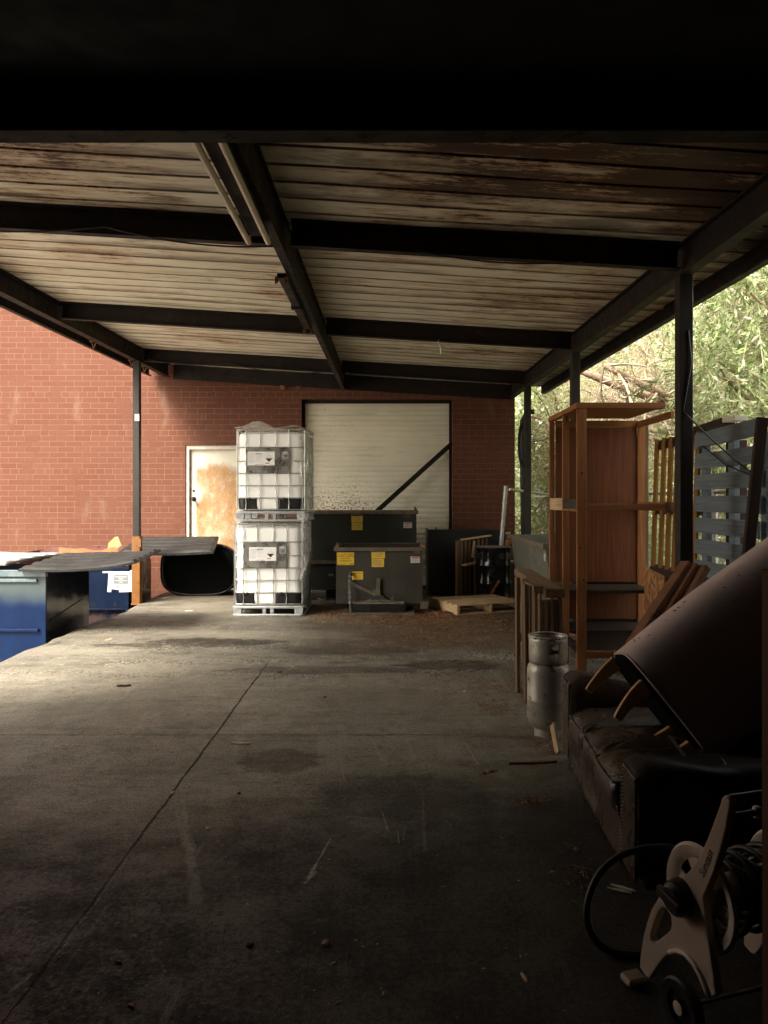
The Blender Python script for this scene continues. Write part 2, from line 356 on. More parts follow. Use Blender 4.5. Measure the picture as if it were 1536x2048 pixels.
    pt = g.math('ADD', pt, g.math('MULTIPLY', g.math('SUBTRACT', g.noise(1.5, 5, g.mp((.7, 1.6, 1), loc=(4, 6, 0)), .65), .5), .5))
    s = g.math('ADD', g.math('ADD', g.math('MULTIPLY', st, .58), g.math('MULTIPLY', pt, .56)), g.math('ADD', side, near))
    peel = g.math('ADD', s, g.math('MULTIPLY', g.math('SUBTRACT', fl, .5), .42))
    cream = g.mix(g.ramp(g.noise(1.3, 4), .35, .65), (.60, .545, .42), (.68, .635, .51))
    cream = g.mix(g.ramp(s, .54, .68, 0, .75), cream, (.38, .21, .10))
    col = g.mix(g.ramp(peel, .655, .70), cream, (.065, .032, .018))
    col = g.mix(g.math('MULTIPLY', g.ramp(peel, .74, .78), .6), col, (.02, .012, .009))
    soot = g.math('MULTIPLY', g.ramp(g.math('ADD', g.noise(1.2, 9, g.mp((.9, 2.4, 1), loc=(9, 2, 0)), .74), g.math('ADD', g.ramp(y, -4.0, -.5, .07, 0), g.ramp(x, -.5, 1.5, -.02, .03))), .53, .66), .62); col = g.mix(soot, col, (.085, .066, .046))
    # grime collects along the seams of the pans
    fr = g.math('FRACT', g.math('DIVIDE', g.math('ADD', y, 8.0), .28)); seam = g.math('MAXIMUM', g.ramp(fr, .10, .18, 1, 0), g.math('MULTIPLY', g.ramp(fr, .45, .97), g.ramp(g.noise(1, 4, g.mp((.55, 2.2, 1), loc=(2, 0, 0))), .42, .62)))
    gm = g.math('MULTIPLY', seam, g.ramp(g.noise(1, 6, g.mp((2, 14, 1)), .7), .24, .56)); col = g.mix(g.math('MULTIPLY', gm, .9), col, (.075, .036, .02))
    g.bump(peel, .003, .5)
    M['deck'] = g.set(col, .6, 0, .3)

    # roller shutter
    g = N('shutter_paint'); x, y, z = g.sep()
    col = g.mix(g.ramp(g.noise(1.2, 5), .3, .7), (.74, .70, .56), (.84, .80, .66))
    pit = g.noise(26, 8, g.mp((1, 1, 1.4)), .8)
    zone = g.math('ADD', g.ramp(z, 1.2, 2.3, .10, -.015), g.math('MULTIPLY', g.math('SUBTRACT', g.noise(1.1, 4), .5), .14))
    zl = g.ramp(g.math('ABSOLUTE', g.math('ADD', x, .95)), .2, 1.4, .09, 0)
    pk = g.ramp(g.math('ADD', pit, g.math('ADD', zone, zl)), .675, .705)
    col = g.mix(pk, col, g.mix(g.noise(9, 2), (.10, .045, .025), (.26, .13, .07)))
    strk = g.ramp(g.noise(1, 7, g.mp((1.2, 1, 30)), .7), .52, .72); col = g.mix(g.math('MULTIPLY', strk, .35), col, (.27, .22, .15))
    g.bump(pit, .001, .4); M['shutter'] = g.set(col, .55, 0, .4)

    # rusted flush door
    g = N('rusted_door'); x, y, z = g.sep()
    r1 = g.noise(1, 8, g.mp((2.2, 1, 1.5)), .68); r2 = g.noise(1, 8, g.mp((11, 1, 5)), .7); r3 = g.noise(60, 4)
    ex = g.ramp(g.math('ABSOLUTE', g.math('SUBTRACT', x, .03)), .34, .47, .12, -.20)
    ez = g.math('ADD', g.ramp(z, 2.15, 2.55, .02, -.30), g.ramp(z, .75, .95, 0, 0))
    e = g.math('ADD', g.math('ADD', g.math('MULTIPLY', r1, .5), g.math('MULTIPLY', r2, .35)), g.math('ADD', ex, ez))
    col = g.mix(g.ramp(e, .38, .60), (.66, .62, .52), g.mix(g.ramp(r2, .35, .65), (.25, .12, .04), (.40, .225, .095)))
    col = g.mix(g.math('MULTIPLY', g.ramp(r3, .52, .66), .35), col, (.62, .48, .30))
    kn = g.n('ShaderNodeVectorMath', operation='DISTANCE'); g.l(g.tc, kn.inputs[0]); kn.inputs[1].default_value = (-.40, -.05, 1.72)
    col = g.mix(g.ramp(g.math('ADD', kn.outputs['Value'], g.math('MULTIPLY', r1, .2)), .22, .34, 1, 0), col, (.70, .66, .56))
    g.bump(r3, .001, .4); M['door'] = g.set(col, .6, 0, .4)
    M['white_paint'] = mat_mottle('chipped_white_paint', (0.5610, 0.5270, 0.4420), (0.4930, 0.4420, 0.3570), 5, .5, c=(.30, .15, .06), cth=.66)
    M['beam'] = mat_mottle('rusty_dark_steel', (0.0091, 0.0059, 0.0046), (0.0169, 0.0091, 0.0059), 3, .7, c=(.085, .032, .013), cth=.62, spec=.3)
    M['post'] = mat_mottle('brown_painted_steel', (0.0140, 0.0112, 0.0091), (0.0224, 0.0168, 0.0126), 4, .5, c=(.09, .045, .022), cth=.68, spec=.4)
    M['galv'] = mat_mottle('galvanised_steel', (.36, .37, .36), (.46, .47, .45), 14, .42, .7, bump=.0008)
    M['pallet_steel'] = mat_mottle('grey_pallet_steel', (.40, .42, .42), (.50, .52, .52), 9, .45, .35)
    M['rust'] = mat_mottle('flaking_rust', (.16, .055, .02), (.27, .12, .05), 18, .85, c=(.05, .02, .012))
    M['yellow_post'] = mat_mottle('worn_yellow_paint', (.20, .085, .017), (.17, .066, .013), 7, .5, c=(.06, .035, .025), cth=.57)
    M['hopper'] = mat_mottle('olive_grey_hopper_paint', (0.0336, 0.0304, 0.0224), (0.0448, 0.0408, 0.0304), 3, .55, c=(.13, .075, .045), cth=.70, spec=.4)
    M['hopper_rear'] = mat_mottle('dark_green_hopper_paint', (0.0195, 0.0218, 0.0165), (0.0255, 0.0277, 0.0210), 2, .5, c=(.03, .03, .024), cth=.68, spec=.4)
    M['hopper_rim'] = mat_mottle('worn_hopper_rim', (0.1125, 0.1013, 0.0750), (0.0750, 0.0675, 0.0510), 9, .55, c=(.20, .09, .04), cth=.56)
    M['hopper_grey'] = mat_mottle('grey_green_hopper_paint', (0.1105, 0.1105, 0.0850), (0.1445, 0.1428, 0.1105), 3, .6, c=(.11, .10, .075), cth=.66, spec=.4)
    M['rim_dirty'] = mat_mottle('dirty_tan_rim', (0.1600, 0.1280, 0.0880), (0.1040, 0.0800, 0.0560), 12, .8, c=(.06, .04, .025), cth=.58)
    M['black_steel'] = mat_mottle('black_painted_steel', (0.0048, 0.0048, 0.0048), (0.0078, 0.0072, 0.0066), 5, .45)
    M['drum'] = mat_mottle('glossy_black_drum', (.006, .006, .007), (.009, .009, .010), 5, .16, bump=0)
    M['lidline'] = M['black_steel']
    M['blackplastic'] = mat_mottle('black_plastic', (.005, .005, .005), (.008, .007, .007), 8, .40)
    M['lid'] = mat_mottle('weathered_black_lid_plastic', (0.0189, 0.0189, 0.0181), (0.0273, 0.0269, 0.0256), 4, .55, c=(.10, .098, .09), cth=.70, spec=.25)
    M['lid_grey'] = mat_mottle('sun_bleached_lid_plastic', (0.2420, 0.2420, 0.2310), (0.3300, 0.3300, 0.3135), 6, .35)
    M['card'] = mat_mottle('brown_cardboard', (.27, .115, .045), (.34, .155, .06), 5, .85, bump=.001)
    M['card_pale'] = mat_mottle('pale_cardboard', (.42, .25, .11), (.48, .30, .14), 5, .85, bump=.001)
    M['maroon'] = mat_mottle('maroon_bin_paint', (.11, .035, .035), (.15, .05, .045), 5, .6, c=(.05, .02, .02))
    # blue dumpster paint: sky reflection painted as grey at the top, deep blue below
    g = N('sky_sheen_blue_paint'); x, y, z = g.sep()
    fz = g.math('ADD', z, g.math('MULTIPLY', g.noise(1.5, 6), .35)); fd = g.ramp(fz, 1.84, 2.10)
    col = g.mix(fd, g.mix(g.ramp(g.noise(3, 5), .4, .7), (.0004, .010, .046), (.0008, .015, .062)), (.062, .082, .086))
    sc = g.ramp(g.noise(1, 8, g.mp((26, 26, 4)), .75), .66, .70); col = g.mix(g.math('MULTIPLY', sc, .6), col, (.35, .42, .45))
    rs = g.ramp(g.math('SUBTRACT', g.noise(9, 7, rough=.75), g.ramp(z, .9, 1.65, -.05, .15)), .60, .64); col = g.mix(rs, col, (.09, .04, .03))
    M['blue_sky_sheen'] = g.set(col, g.ramp(g.noise(8, 3), .3, .7, .42, .55), 0, .15)
    g = N('deep_blue_paint'); x, y, z = g.sep()
    col = g.mix(g.ramp(g.noise(3, 6), .35, .7), (.0015, .007, .024), (.003, .011, .034))
    rs = g.ramp(g.math('ADD', g.noise(8, 8, rough=.78), g.ramp(z, .95, 1.55, .16, -.02)), .60, .66); col = g.mix(rs, col, (.05, .03, .027))
    sc = g.ramp(g.noise(1, 8, g.mp((30, 30, 7)), .8), .68, .71); col = g.mix(g.math('MULTIPLY', sc, .7), col, (.35, .32, .30))
    M['blue_deep'] = g.set(col, .32, 0, .5)
    g = N('glossy_dark_bin_side'); g.bump(g.noise(1.1, 3), .05, .5)
    M['bin_side'] = g.set((.006, .008, .014), .13, 0, .6)
    M['trim_blue'] = mat_mottle('pale_blue_rim', (.07, .11, .13), (.13, .17, .19), 8, .35, c=(.03, .06, .10), cth=.6)
    # tote
    g = N('translucent_white_bottle'); c = g.mix(g.ramp(g.noise(1.5, 3), .35, .65), (.95, .95, .93), (.93, .93, .90)); m = g.set(c, .38, 0, .45)
    g.b.inputs['Subsurface Weight'].default_value = .0; g.b.inputs['Subsurface Radius'].default_value = (.08, .08, .06); g.b.inputs['Subsurface Scale'].default_value = .5
    M['bottle'] = m
    M['placard'] = mat_mottle('brushed_steel_placard', (.30, .30, .28), (.42, .42, .39), 3, .30, .85, bump=0)
    M['paper'] = mat_mottle('white_label_paper', (.80, .79, .76), (.75, .74, .72), 8, .6, bump=0)
    M['paper_dim'] = mat_mottle('worn_label_paper', (.55, .50, .46), (.42, .36, .32), 30, .7, bump=0)
    M['ink'] = N('black_ink').set((.012, .012, .012), .6); M['ink_grey'] = N('grey_ink').set((.16, .17, .18), .6)
    M['ink_red'] = N('dull_red_ink').set((.35, .07, .06), .6); M['ink_white'] = N('white_ink').set((.75, .75, .73), .6)
    M['ink_faint'] = N('faint_grey_ink').set((.42, .42, .42), .6)
    M['label_yellow'] = mat_mottle('yellow_label', (.75, .50, .035), (.68, .43, .03), 10, .5, bump=0, c=(.42, .26, .04), cth=.68)
    M['tape'] = mat_mottle('silver_tape', (.42, .42, .40), (.60, .60, .57), 20, .4, .1)
    g = N('clear_stretch_film'); n = g.noise(1, 6, g.mp((9, 9, 3)), .7, 1.2)
    m = g.set((.92, .92, .88), .22, 0, .6); g.l(g.ramp(n, .46, .70, .05, .5), g.b.inputs['Alpha']); g.bump(n, .02, .9); M['film'] = m
    g = N('milky_film'); n = g.noise(1, 5, g.mp((7, 7, 7)), .65, .8); m = g.set((.80, .79, .72), .3, 0, .6); g.l(g.ramp(n, .3, .7, .45, .85), g.b.inputs['Alpha']); g.bump(n, .02, .8); M['film_milky'] = m
    M['clear_tube'] = N('lamp_tube_glass').set((.72, .66, .50), .25, 0, .5)
    # wood
    for ax, k in ((0, 'x'), (1, 'y'), (2, 'z')):
        M['pine_' + k] = mat_wood('pale_pallet_wood_' + k, (.46, .31, .17), (.58, .41, .24), ax)
        M['stud_' + k] = mat_wood('orange_stud_wood_' + k, (.25, .092, .030), (.345, .145, .050), ax)
        M['old_' + k] = mat_wood('weathered_wood_' + k, (.13, .080, .043), (.21, .132, .074), ax)
    M['ply'] = mat_wood('red_brown_plywood', (.105, .030, .007), (.16, .049, .012), 2, .45, .6, False)
    M['dark_wood'] = mat_wood('dark_stained_wood', (0.0360, 0.0224, 0.0160), (0.0560, 0.0336, 0.0240), 2)
    M['yel_wood'] = mat_wood('yellow_painted_boards', (0.2210, 0.1062, 0.0170), (0.2890, 0.1445, 0.0255), 2, .5, .7, False)
    M['blue_wood'] = mat_wood('blue_grey_painted_boards', (.145, .180, .200), (.20, .24, .26), 1, .5, .75, False)
    g = N('chipboard'); vo = g.n('ShaderNodeTexVoronoi'); vo.inputs['Scale'].default_value = 1; g.l(g.mp((70, 70, 22), (.3, .5, .2)), vo.inputs['Vector'])
    M['osb'] = g.set(g.mix(g.ramp(g.sep(vo.outputs['Color'])[0], .1, .9), (.27, .11, .035), (.55, .28, .10)), .8)
    # leather, fabric
    g = N('worn_brown_leather'); n = g.noise(3, 7, rough=.65)
    col = g.mix(g.ramp(n, .35, .7), (.034, .023, .017), (.078, .050, .035)); x, y, z = g.sep(g.n('ShaderNodeNewGeometry').outputs['Normal'])
    col = g.mix(g.math('MULTIPLY', g.ramp(g.noise(5, 8, rough=.7), .60, .68), .6), col, (.16, .13, .085))
    vo = g.n('ShaderNodeTexVoronoi'); vo.inputs['Scale'].default_value = 130; g.l(g.tc, vo.inputs['Vector'])
    g.bump(g.math('ADD', g.math('MULTIPLY', g.noise(9, 5, rough=.7), 2.6), g.math('MULTIPLY', vo.outputs['Distance'], .25)), .008, .7)
    M['leather'] = g.set(col, g.ramp(n, .3, .7, .18, .42), 0, .6)
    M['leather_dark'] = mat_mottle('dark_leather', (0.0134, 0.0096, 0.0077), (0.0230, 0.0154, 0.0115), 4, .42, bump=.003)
    g = N('mauve_upholstery'); n = g.noise(1.4, 6, rough=.6)
    col = g.mix(g.ramp(n, .3, .7), (.58, .45, .40), (.68, .54, .49))
    sp = g.ramp(g.noise(1, 6, g.mp((30, 30, 70), (.5, .3, .8)), .7), .70, .72); col = g.mix(sp, col, (.10, .035, .02))
    g.bump(g.noise(260, 2), .001, .5); M['mauve'] = g.set(col, .95, 0, .15); g.b.inputs['Sheen Weight'].default_value = .15
    M['underside'] = N('black_dust_cloth').set((.003, .0033, .0033), .95, 0, .05)
    g = N('varnished_beech'); col = g.mix(g.ramp(g.noise(3, 4, g.mp((3, 3, 12))), .3, .7), (.62, .36, .14), (.70, .43, .19)); M['beech'] = g.set(col, .35, 0, .5)
    M['nail'] = N('brass_nail_head').set((.20, .17, .12), .35, .9)
    # gas bottle
    M['gas'] = mat_mottle('dull_aluminium_cylinder', (0.3825, 0.3506, 0.2869), (0.5950, 0.5525, 0.4675), 3, .42, .45, c=(.12, .085, .05), cth=.58, cscale=14)
    M['taupe'] = mat_mottle('taupe_plastic', (0.5347, 0.4534, 0.3488), (0.6045, 0.5115, 0.3953), 7, .5, bump=.0006)
    M['taupe_pale'] = mat_mottle('pale_taupe_plastic', (0.7254, 0.6669, 0.5382), (0.7956, 0.7371, 0.6084), 7, .45, bump=.0006)
    M['rubber'] = N('black_rubber').set((.012, .012, .012), .45, 0, .5)
    M['dull_metal'] = mat_mottle('chain_steel', (.30, .29, .27), (.18, .16, .14), 40, .4, .8, bump=0)
    M['bark'] = mat_mottle('brown_bark', (0.2040, 0.1318, 0.0935), (0.3060, 0.2040, 0.1445), 8, .9, bump=.02)
    M['twig'] = mat_mottle('grey_twigs', (0.2890, 0.2295, 0.1615), (0.3910, 0.3230, 0.2380), 3, .9, bump=0)
    def leaf(name, a, b, c, tr=.45):
        g = N(name); ge = g.n('ShaderNodeNewGeometry'); rnd = ge.outputs['Random Per Island']
        col = g.mix(g.ramp(rnd, 0, .75), a, b); col = g.mix(g.ramp(rnd, .86, .97), col, c); m = g.set(col, .5, 0, .4)
        t = g.n('ShaderNodeBsdfTranslucent'); g.l(col, t.inputs[0]); ms = g.n('ShaderNodeMixShader'); ms.inputs[0].default_value = tr
        g.l(g.b.outputs[0], ms.inputs[1]); g.l(t.outputs[0], ms.inputs[2]); g.l(ms.outputs[0], g.out.inputs[0]); return m
    M['leaf_bright'] = leaf('bright_leaf', (.17, .25, .08), (.42, .50, .24), (.88, .90, .76))
    M['leaf_olive'] = leaf('olive_leaf', (.26, .28, .13), (.42, .42, .21), (.62, .58, .38))
    M['leaf_far'] = leaf('far_leaf', (.30, .36, .16), (.50, .55, .30), (.84, .84, .66))
    M['needle'] = leaf('dead_needles', (.27, .105, .028), (.40, .18, .055), (.12, .045, .015), .1)
    M['soil'] = mat_mottle('leaf_strewn_soil', (.10, .08, .045), (.17, .14, .07), 2, .95, c=(.09, .12, .04), cth=.52)
    M['pebble'] = mat_mottle('pebble_stone', (.30, .26, .20), (.12, .10, .08), 3, .9, bump=0, c=(.5, .46, .38), cth=.55)
    M['asphalt'] = mat_mottle('pale_concrete_yard', (.34, .31, .27), (.42, .39, .34), 4, .9)
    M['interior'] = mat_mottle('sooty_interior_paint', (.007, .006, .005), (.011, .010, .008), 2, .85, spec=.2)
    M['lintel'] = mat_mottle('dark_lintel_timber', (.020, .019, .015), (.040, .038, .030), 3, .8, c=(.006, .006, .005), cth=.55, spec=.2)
build_materials()

def text(s, size, o, ux, uz, mat, parent, name='lettering', align='CENTER', th=0.0006):
    """flat lettering whose baseline runs along ux, standing in the plane ux, uz"""
    cu = bpy.data.curves.new('lettering', 'FONT'); cu.body = s; cu.size = size; cu.align_x = align; cu.resolution_u = 2; cu.extrude = th
    tmp = bpy.data.objects.new('tmp', cu); C.objects.link(tmp); bpy.context.view_layer.update()
    me = bpy.data.meshes.new_from_object(tmp.evaluated_get(bpy.context.evaluated_depsgraph_get()))
    bpy.data.objects.remove(tmp); bpy.data.curves.remove(cu)
    ux = Vector(ux); uz = Vector(uz); m = Matrix((ux, uz, ux.cross(uz))).transposed().to_4x4(); m.translation = Vector(o)
    off = Vector((0, 0, 0)); p = parent
    while p is not None: off += Vector(p.location); p = p.parent
    me.transform(Matrix.Translation(-off) @ m); me.materials.clear(); me.materials.append(mat)
    ob = bpy.data.objects.new(name, me); C.objects.link(ob); ob.parent = parent; return ob

def card(name, x0, x1, z0, z1, Y, mat, parent, th=.002):
    return MB().bb((x0, Y, z0), (x1, Y - th, z1)).build(name, mat, parent)

# ================================================================== SETTING: ground
def ground():
    g = MB(); s = 400
    g.add([(-s, -s, -1.35), (s, -s, -1.35), (s, s, -1.35), (-s, s, -1.35)], [(0, 1, 2, 3)])
    tag(g.build('lower_yard', M['asphalt']), 'lower yard paving that the dumpsters stand on', None, kind='structure')
    # wooded ground to the right and behind
    g = MB(); g.grid(lambda u, v: Vector((3.02 + u * 60, -20 + v * 90, -.06 + .25 * math.sin(u * 9 + v * 7) * u + u * 2.0)), 24, 30)
    tag(g.build('wooded_ground', M['soil'], smooth=True), 'leaf strewn earth beyond the carport', None, kind='structure')
    # dock slab: broken left edge
    ys = [-6 + i * .22 for i in range(91)]; rnd = random.Random(3)
    def ex(Y):
        e = -3.97 + rnd.uniform(-.025, .025)
        if 10.2 < Y < 11.7: e += .10 * math.sin((Y - 10.2) / 1.5 * math.pi)
        return e
    top = [(ex(Y), Y) for Y in ys if Y < 13.9] + [(-3.98, 13.9)]
    n = len(top); vs = [];
    for a, Y in top: vs += [(a, Y, -.012), (a + .06, Y, 0), (3.02, Y, 0), (a - .01, Y, -1.35), (3.02, Y, -1.35)]
    fs = []
    for i in range(n - 1):
        a = i * 5; b = a + 5
        fs += [(a, a + 1, b + 1, b), (a + 1, a + 2, b + 2, b + 1), (a + 3, a, b, b + 3), (a + 2, a + 4, b + 4, b + 2)]
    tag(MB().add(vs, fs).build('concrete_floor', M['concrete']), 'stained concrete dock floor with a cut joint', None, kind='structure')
ground()

# ================================================================== back building
WY = 13.9
def back_building():
    b = thing('brick_building', 'red brick building wall with pale roller shutter behind the carport', 'building', (0, WY, 0))
    xs = [-30, -3.735, -2.665, -1.585, 1.214, 2.37]; m = MB()
    def pane(x0, x1, z0, z1): m.bb((x0, WY, z0), (x1, WY + .35, z1))
    DT = 2.665; ST = 3.52
    TP = 5.9
    pane(-30, xs[1], -1.4, TP); pane(xs[1], xs[2], DT, TP); pane(xs[2], xs[3], 0, TP); pane(xs[3], xs[4], ST, TP); pane(xs[4], xs[5], 0, TP)
    m.bb((xs[5] - .30, WY + .352, -.2), (xs[5], WY + 4, TP)); m.build('wall', M['brick'], b)
    MB().bb((-30, WY - .03, TP), (xs[5] + .05, WY + 4, TP + .2)).build('roof', M['beam'], b)
    # flush door, object origin on its centre line for its material
    d = MB().bb((xs[1] + .07, WY + .08, .02), (xs[2] - .07, WY + .12, DT - .085))
    dx = (xs[1] + xs[2]) / 2
    ob = d.build('door', M['door'], b); me = ob.data; me.transform(Matrix.Translation((-dx, 0, 0))); ob.location.x += dx
    part(ob, 'door with bare rust showing through white paint')
    fr = MB(); fr.bb((xs[1], WY + .02, 0), (xs[1] + .065, WY + .2, DT)); fr.bb((xs[2] - .065, WY + .02, 0), (xs[2], WY + .2, DT)); fr.bb((xs[1] + .065, WY + .02, DT - .08), (xs[2] - .065, WY + .2, DT))
    f = fr.build('door_frame', M['white_paint'], b, bevel=.006)
    k = MB(); rm = Matrix.Rotation(R(90), 3, 'X')
    k.lathe([(0, 0), (.045, 0), (.045, .008), (.014, .012), (.014, .05), (.034, .055), (.038, .075), (.028, .09), (0, .095)], 20, (dx - .40, WY + .08, 1.72 - .05), rm)
    kb = k.build('handle', M['black_steel'], ob, world=False, smooth='angle')
    for v in kb.data.vertices: v.co = v.co - Vector((dx, WY, 0))
    k2 = MB(); k2.lathe([(0, 0), (.022, 0), (.022, .012), (0, .014)], 16, (dx - .40 - dx, .08, 1.72 + .1), rm); k2.build('lock', M['black_steel'], ob, world=False, smooth='angle')
    MB().bb((xs[1] + .07, WY + .02, 0.002), (xs[2] - .07, WY + .14, .018)).build('door_sill', M['beam'], b)
    # roller shutter with curved slats
    sh = MB(); prof = []; z = .02; p = .098; i = 0
    while z < ST - .02:
        for (dz, dy) in ((0, 0.010), (.006, 0.0), (.045, -.009), (.088, -.002), (.094, .010)): prof.append((z + dz, dy))
        z += p
    sh.add([(x, WY + .2 + dy, zz) for zz, dy in prof for x in (xs[3] + .0, xs[4])], [(2 * i, 2 * i + 1, 2 * i + 3, 2 * i + 2) for i in range(len(prof) - 1)])
    s = sh.build('roller_shutter', M['shutter'], b)
    MB().bb((xs[4] - .05, WY + .14, 0), (xs[4], WY + .19, ST)).build('guide_rail', M['beam'], s); MB().bb((xs[3], WY + .14, 0), (xs[3] + .05, WY + .19, ST)).build('guide_rail', M['beam'], s)
    MB().bb((xs[3] + .05, WY + .13, ST - .06), (xs[4] - .05, WY + .19, ST)).build('shutter_hood', M['beam'], s)
    MB().bb((xs[3] + .002, WY + .191, -.03), (xs[4] - .05, WY + .24, .05)).build('bottom_bar', M['beam'], s)
    # down pipe at the corner
    dp = MB(); dp.tube([(2.62, WY - .55, 3.23), (2.50, WY - .5, 3.20), (2.44, WY - .4, 3.08), (2.43, WY - .4, 2.8), (2.47, WY - .4, .05)], .045, 10)
    dp.build('downpipe', M['post'], b, smooth='angle')
    for (px_, py_) in ((598, 772), (566, 775)):
        q = at(px_, py_, WY - .02); MB().lathe([(0, 0), (.04, 0), (.05, .05), (0, .07)], 10, q, Matrix.Rotation(R(90), 3, 'X')).build('wall_bolt', M['rust'], b)
    return b
back_building()

# steel bar leaning across the shutter
a = at(905, 886, WY + .10); c_ = at(752, 1024, WY - .1)
bar = MB().bar(a, c_, .05, .085).build('steel_bar', M['beam'], bevel=.004)
tag(bar, 'dark steel bar leaning diagonally across the pale roller shutter', 'metal bar')

# ================================================================== carport
T, RISE, H0 = .06, .0183, CAM_H + 1.907
def hb(X, Y): return H0 + RISE * (Y - 5.81) - T * X      # underside of the purlins
PD = .21
XL, XR = -4.03, 2.30; XFL, XFR = -4.38, 2.84
PY = (5.81, 9.18, 12.28)
def carport():
    b = thing('carport', 'rusty steel carport with peeling corrugated roof on thin posts', 'carport', (0, 8, 0))
    # deck: 280 mm pans with a raised groove
    prof = []; Y = 3.2; pitch = .28; Y = math.floor(Y / pitch) * pitch
    while Y < WY - .01:
        for dy, dz in ((0, 0), (.008, .026), (.030, .026), (.038, 0)):
            if Y + dy < WY - .005: prof.append((Y + dy, dz))
        Y += pitch
    prof.append((WY - .004, 0)); vs = []; fs = []; nx = 12
    for (y, dz) in prof:
        for i in range(nx):
            X = XFL + (XFR - XFL) * i / (nx - 1); vs.append((X, y, hb(X, y) + PD + dz + .004 * math.sin(X * 2.1 + y * 3)))
    for j in range(len(prof) - 1):
        for i in range(nx - 1): a = j * nx + i; fs.append((a, a + nx, a + nx + 1, a + 1))
    n = len(vs); top = [(v[0], v[1], v[2] + .06) for v in vs]
    m = MB().add(vs, fs); m.add(top, [tuple(reversed(f)) for f in fs])
    part(m.build('roof_deck', M['deck'], b), 'cream painted roof deck with brown peeling streaks')
    # purlins: C channels
    for Y in PY:
        m = MB(); x0, x1 = XL + .06, XR - .05
        def seg(x0, x1):
            m.bar((x0, Y, hb(x0, Y) + PD / 2), (x1, Y, hb(x1, Y) + PD / 2), .012, PD)
            for zz in (.006, PD - .008): m.bar((x0, Y - .035, hb(x0, Y) + zz), (x1, Y - .035, hb(x1, Y) + zz), .06, .010)
        seg(x0, -.86); seg(-.74, x1)
        m.build('purlin', M['beam'], b)
    m = MB(); m.bar((XL + .1, WY - .05, hb(XL, WY) + PD - .14), (XR, WY - .05, hb(XR, WY) + PD - .14), .09, .26); m.build('wall_ledger', M['beam'], b)
    # long beams (I sections)
    def ibeam(x, y0, y1, dep, zo, wd=.10, name='beam'):
        m = MB(); za, zb = hb(x, y0) + zo, hb(x, y1) + zo
        m.bar((x, y0, za + dep / 2), (x, y1, zb + dep / 2), .014, dep)
        for q in (.007, dep - .007): m.bar((x, y0, za + q), (x, y1, zb + q), wd, .014)
        return m.build(name, M['beam'], b)
    ibeam(XL, 3.4, WY - .1, .24, -.035); ibeam(XR, 3.4, WY - .1, .24, -.035); ibeam(-.80, 3.4, WY - .1, .30, -.095, .065)
    # edge fascias
    def fas(x, zo, dep, lip, name):
        m = MB(); y0, y1 = 3.4, WY - .12
        m.bar((x, y0, hb(x, y0) + zo + dep / 2), (x, y1, hb(x, y1) + zo + dep / 2), .02, dep)
        m.bar((x + lip, y0, hb(x, y0) + zo), (x + lip, y1, hb(x, y1) + zo), abs(lip) * 2, .012)
        return m.build(name, M['beam'], b)
    fas(XFL, -.03, .30, .03, 'fascia'); fas(XFR, .07, .22, .035, 'fascia')
    # posts
    def post(x, y, wd, z0=0.0):
        m = MB(); zt = hb(x, y) - .035
        m.bb((x - wd / 2, y - wd / 2, z0 + .02), (x + wd / 2, y + wd / 2, zt)); p = m.build('post', M['post'], b, bevel=.006)
        MB().bb((x - wd / 2 - .02, y - wd / 2 - .02, z0), (x + wd / 2 + .04, y + wd / 2 + .04, z0 + .02)).build('base_plate', M['rust'], p)
        return p
    for Y in PY: post(XR, Y, .105)
    post(XL + .03, 12.0, .105, -.02)
    for Y in (4.4, 8.0): pass
    g = MB(); gx, gy = XL + .03, 12.0
    g.bb((gx - .062, gy - .065, .0), (gx + .062, gy - .055, 1.07)); g.bb((gx + .055, gy - .055, 0), (gx + .065, gy + .06, 1.07))
    g.bb((gx + .03, gy - .075, .90), (gx + .085, gy - .066, 1.03))
    part(g.build('post_guard', M['yellow_post'], b), 'yellow painted guard with rust at its foot')
    q = at(274, 835, 11.93); MB().box(q, (.07, .006, .11)).build('tape_patch', M['tape'], b)
    # brackets along the left edge
    for px_, py_ in ((187, 679), (263, 716), (289, 727), (335, 754), (346, 758)):
        X = (XFL + XL) / 2 + .1; Y = X * F / (px_ - 774)
        z = hb(X, Y) - .02; m = MB(); m.bar((X - .05, Y, z), (X + .06, Y, z), .03, .012)
        m.bar((X - .03, Y, z), (X, Y, z - .10), .008, .012); m.bar((X + .04, Y, z), (X, Y, z - .10), .008, .012); m.build('bracket', M['rust'], b)
    q = at(878, 680, 9.14); m = MB(); m.tube([q, q + Vector((-.01, 0, -.02)), q + Vector((.02, -.01, -.09)), q + Vector((.025, 0, -.17))], .012, 6); m.build('hook', M['galv'], b)
    # wires
    def wire(pts, name='cable', r=.007):
        P = []
        for i in range(len(pts) - 1):
            a, c = Vector(pts[i]), Vector(pts[i + 1])
            for k in range(10): t = k / 10; p = a.lerp(c, t); p.z -= .10 * 4 * t * (1 - t) * (c - a).length / 2.5; P.append(p)
        P.append(Vector(pts[-1])); MB().tube(P, r, 5).build(name, M['rubber'], b)
    wire([(-4, 5.72, hb(-4, 5.8) + .02), (-2.15, 5.72, hb(-2.1, 5.8) + .05), (-.86, 5.72, hb(-.8, 5.8) - .02)])
    wire([(.2, 5.74, hb(.2, 5.8) + .02), (1.5, 5.74, hb(1.5, 5.8) + .01)])
    wire([(-3.9, 12.2, hb(-3.9, 12.2) + .03), (-2.6, 12.2, hb(-2.6, 12.2) + .04), (-.9, 12.2, hb(-.9, 12.2) + .01)], r=.006)
carport()

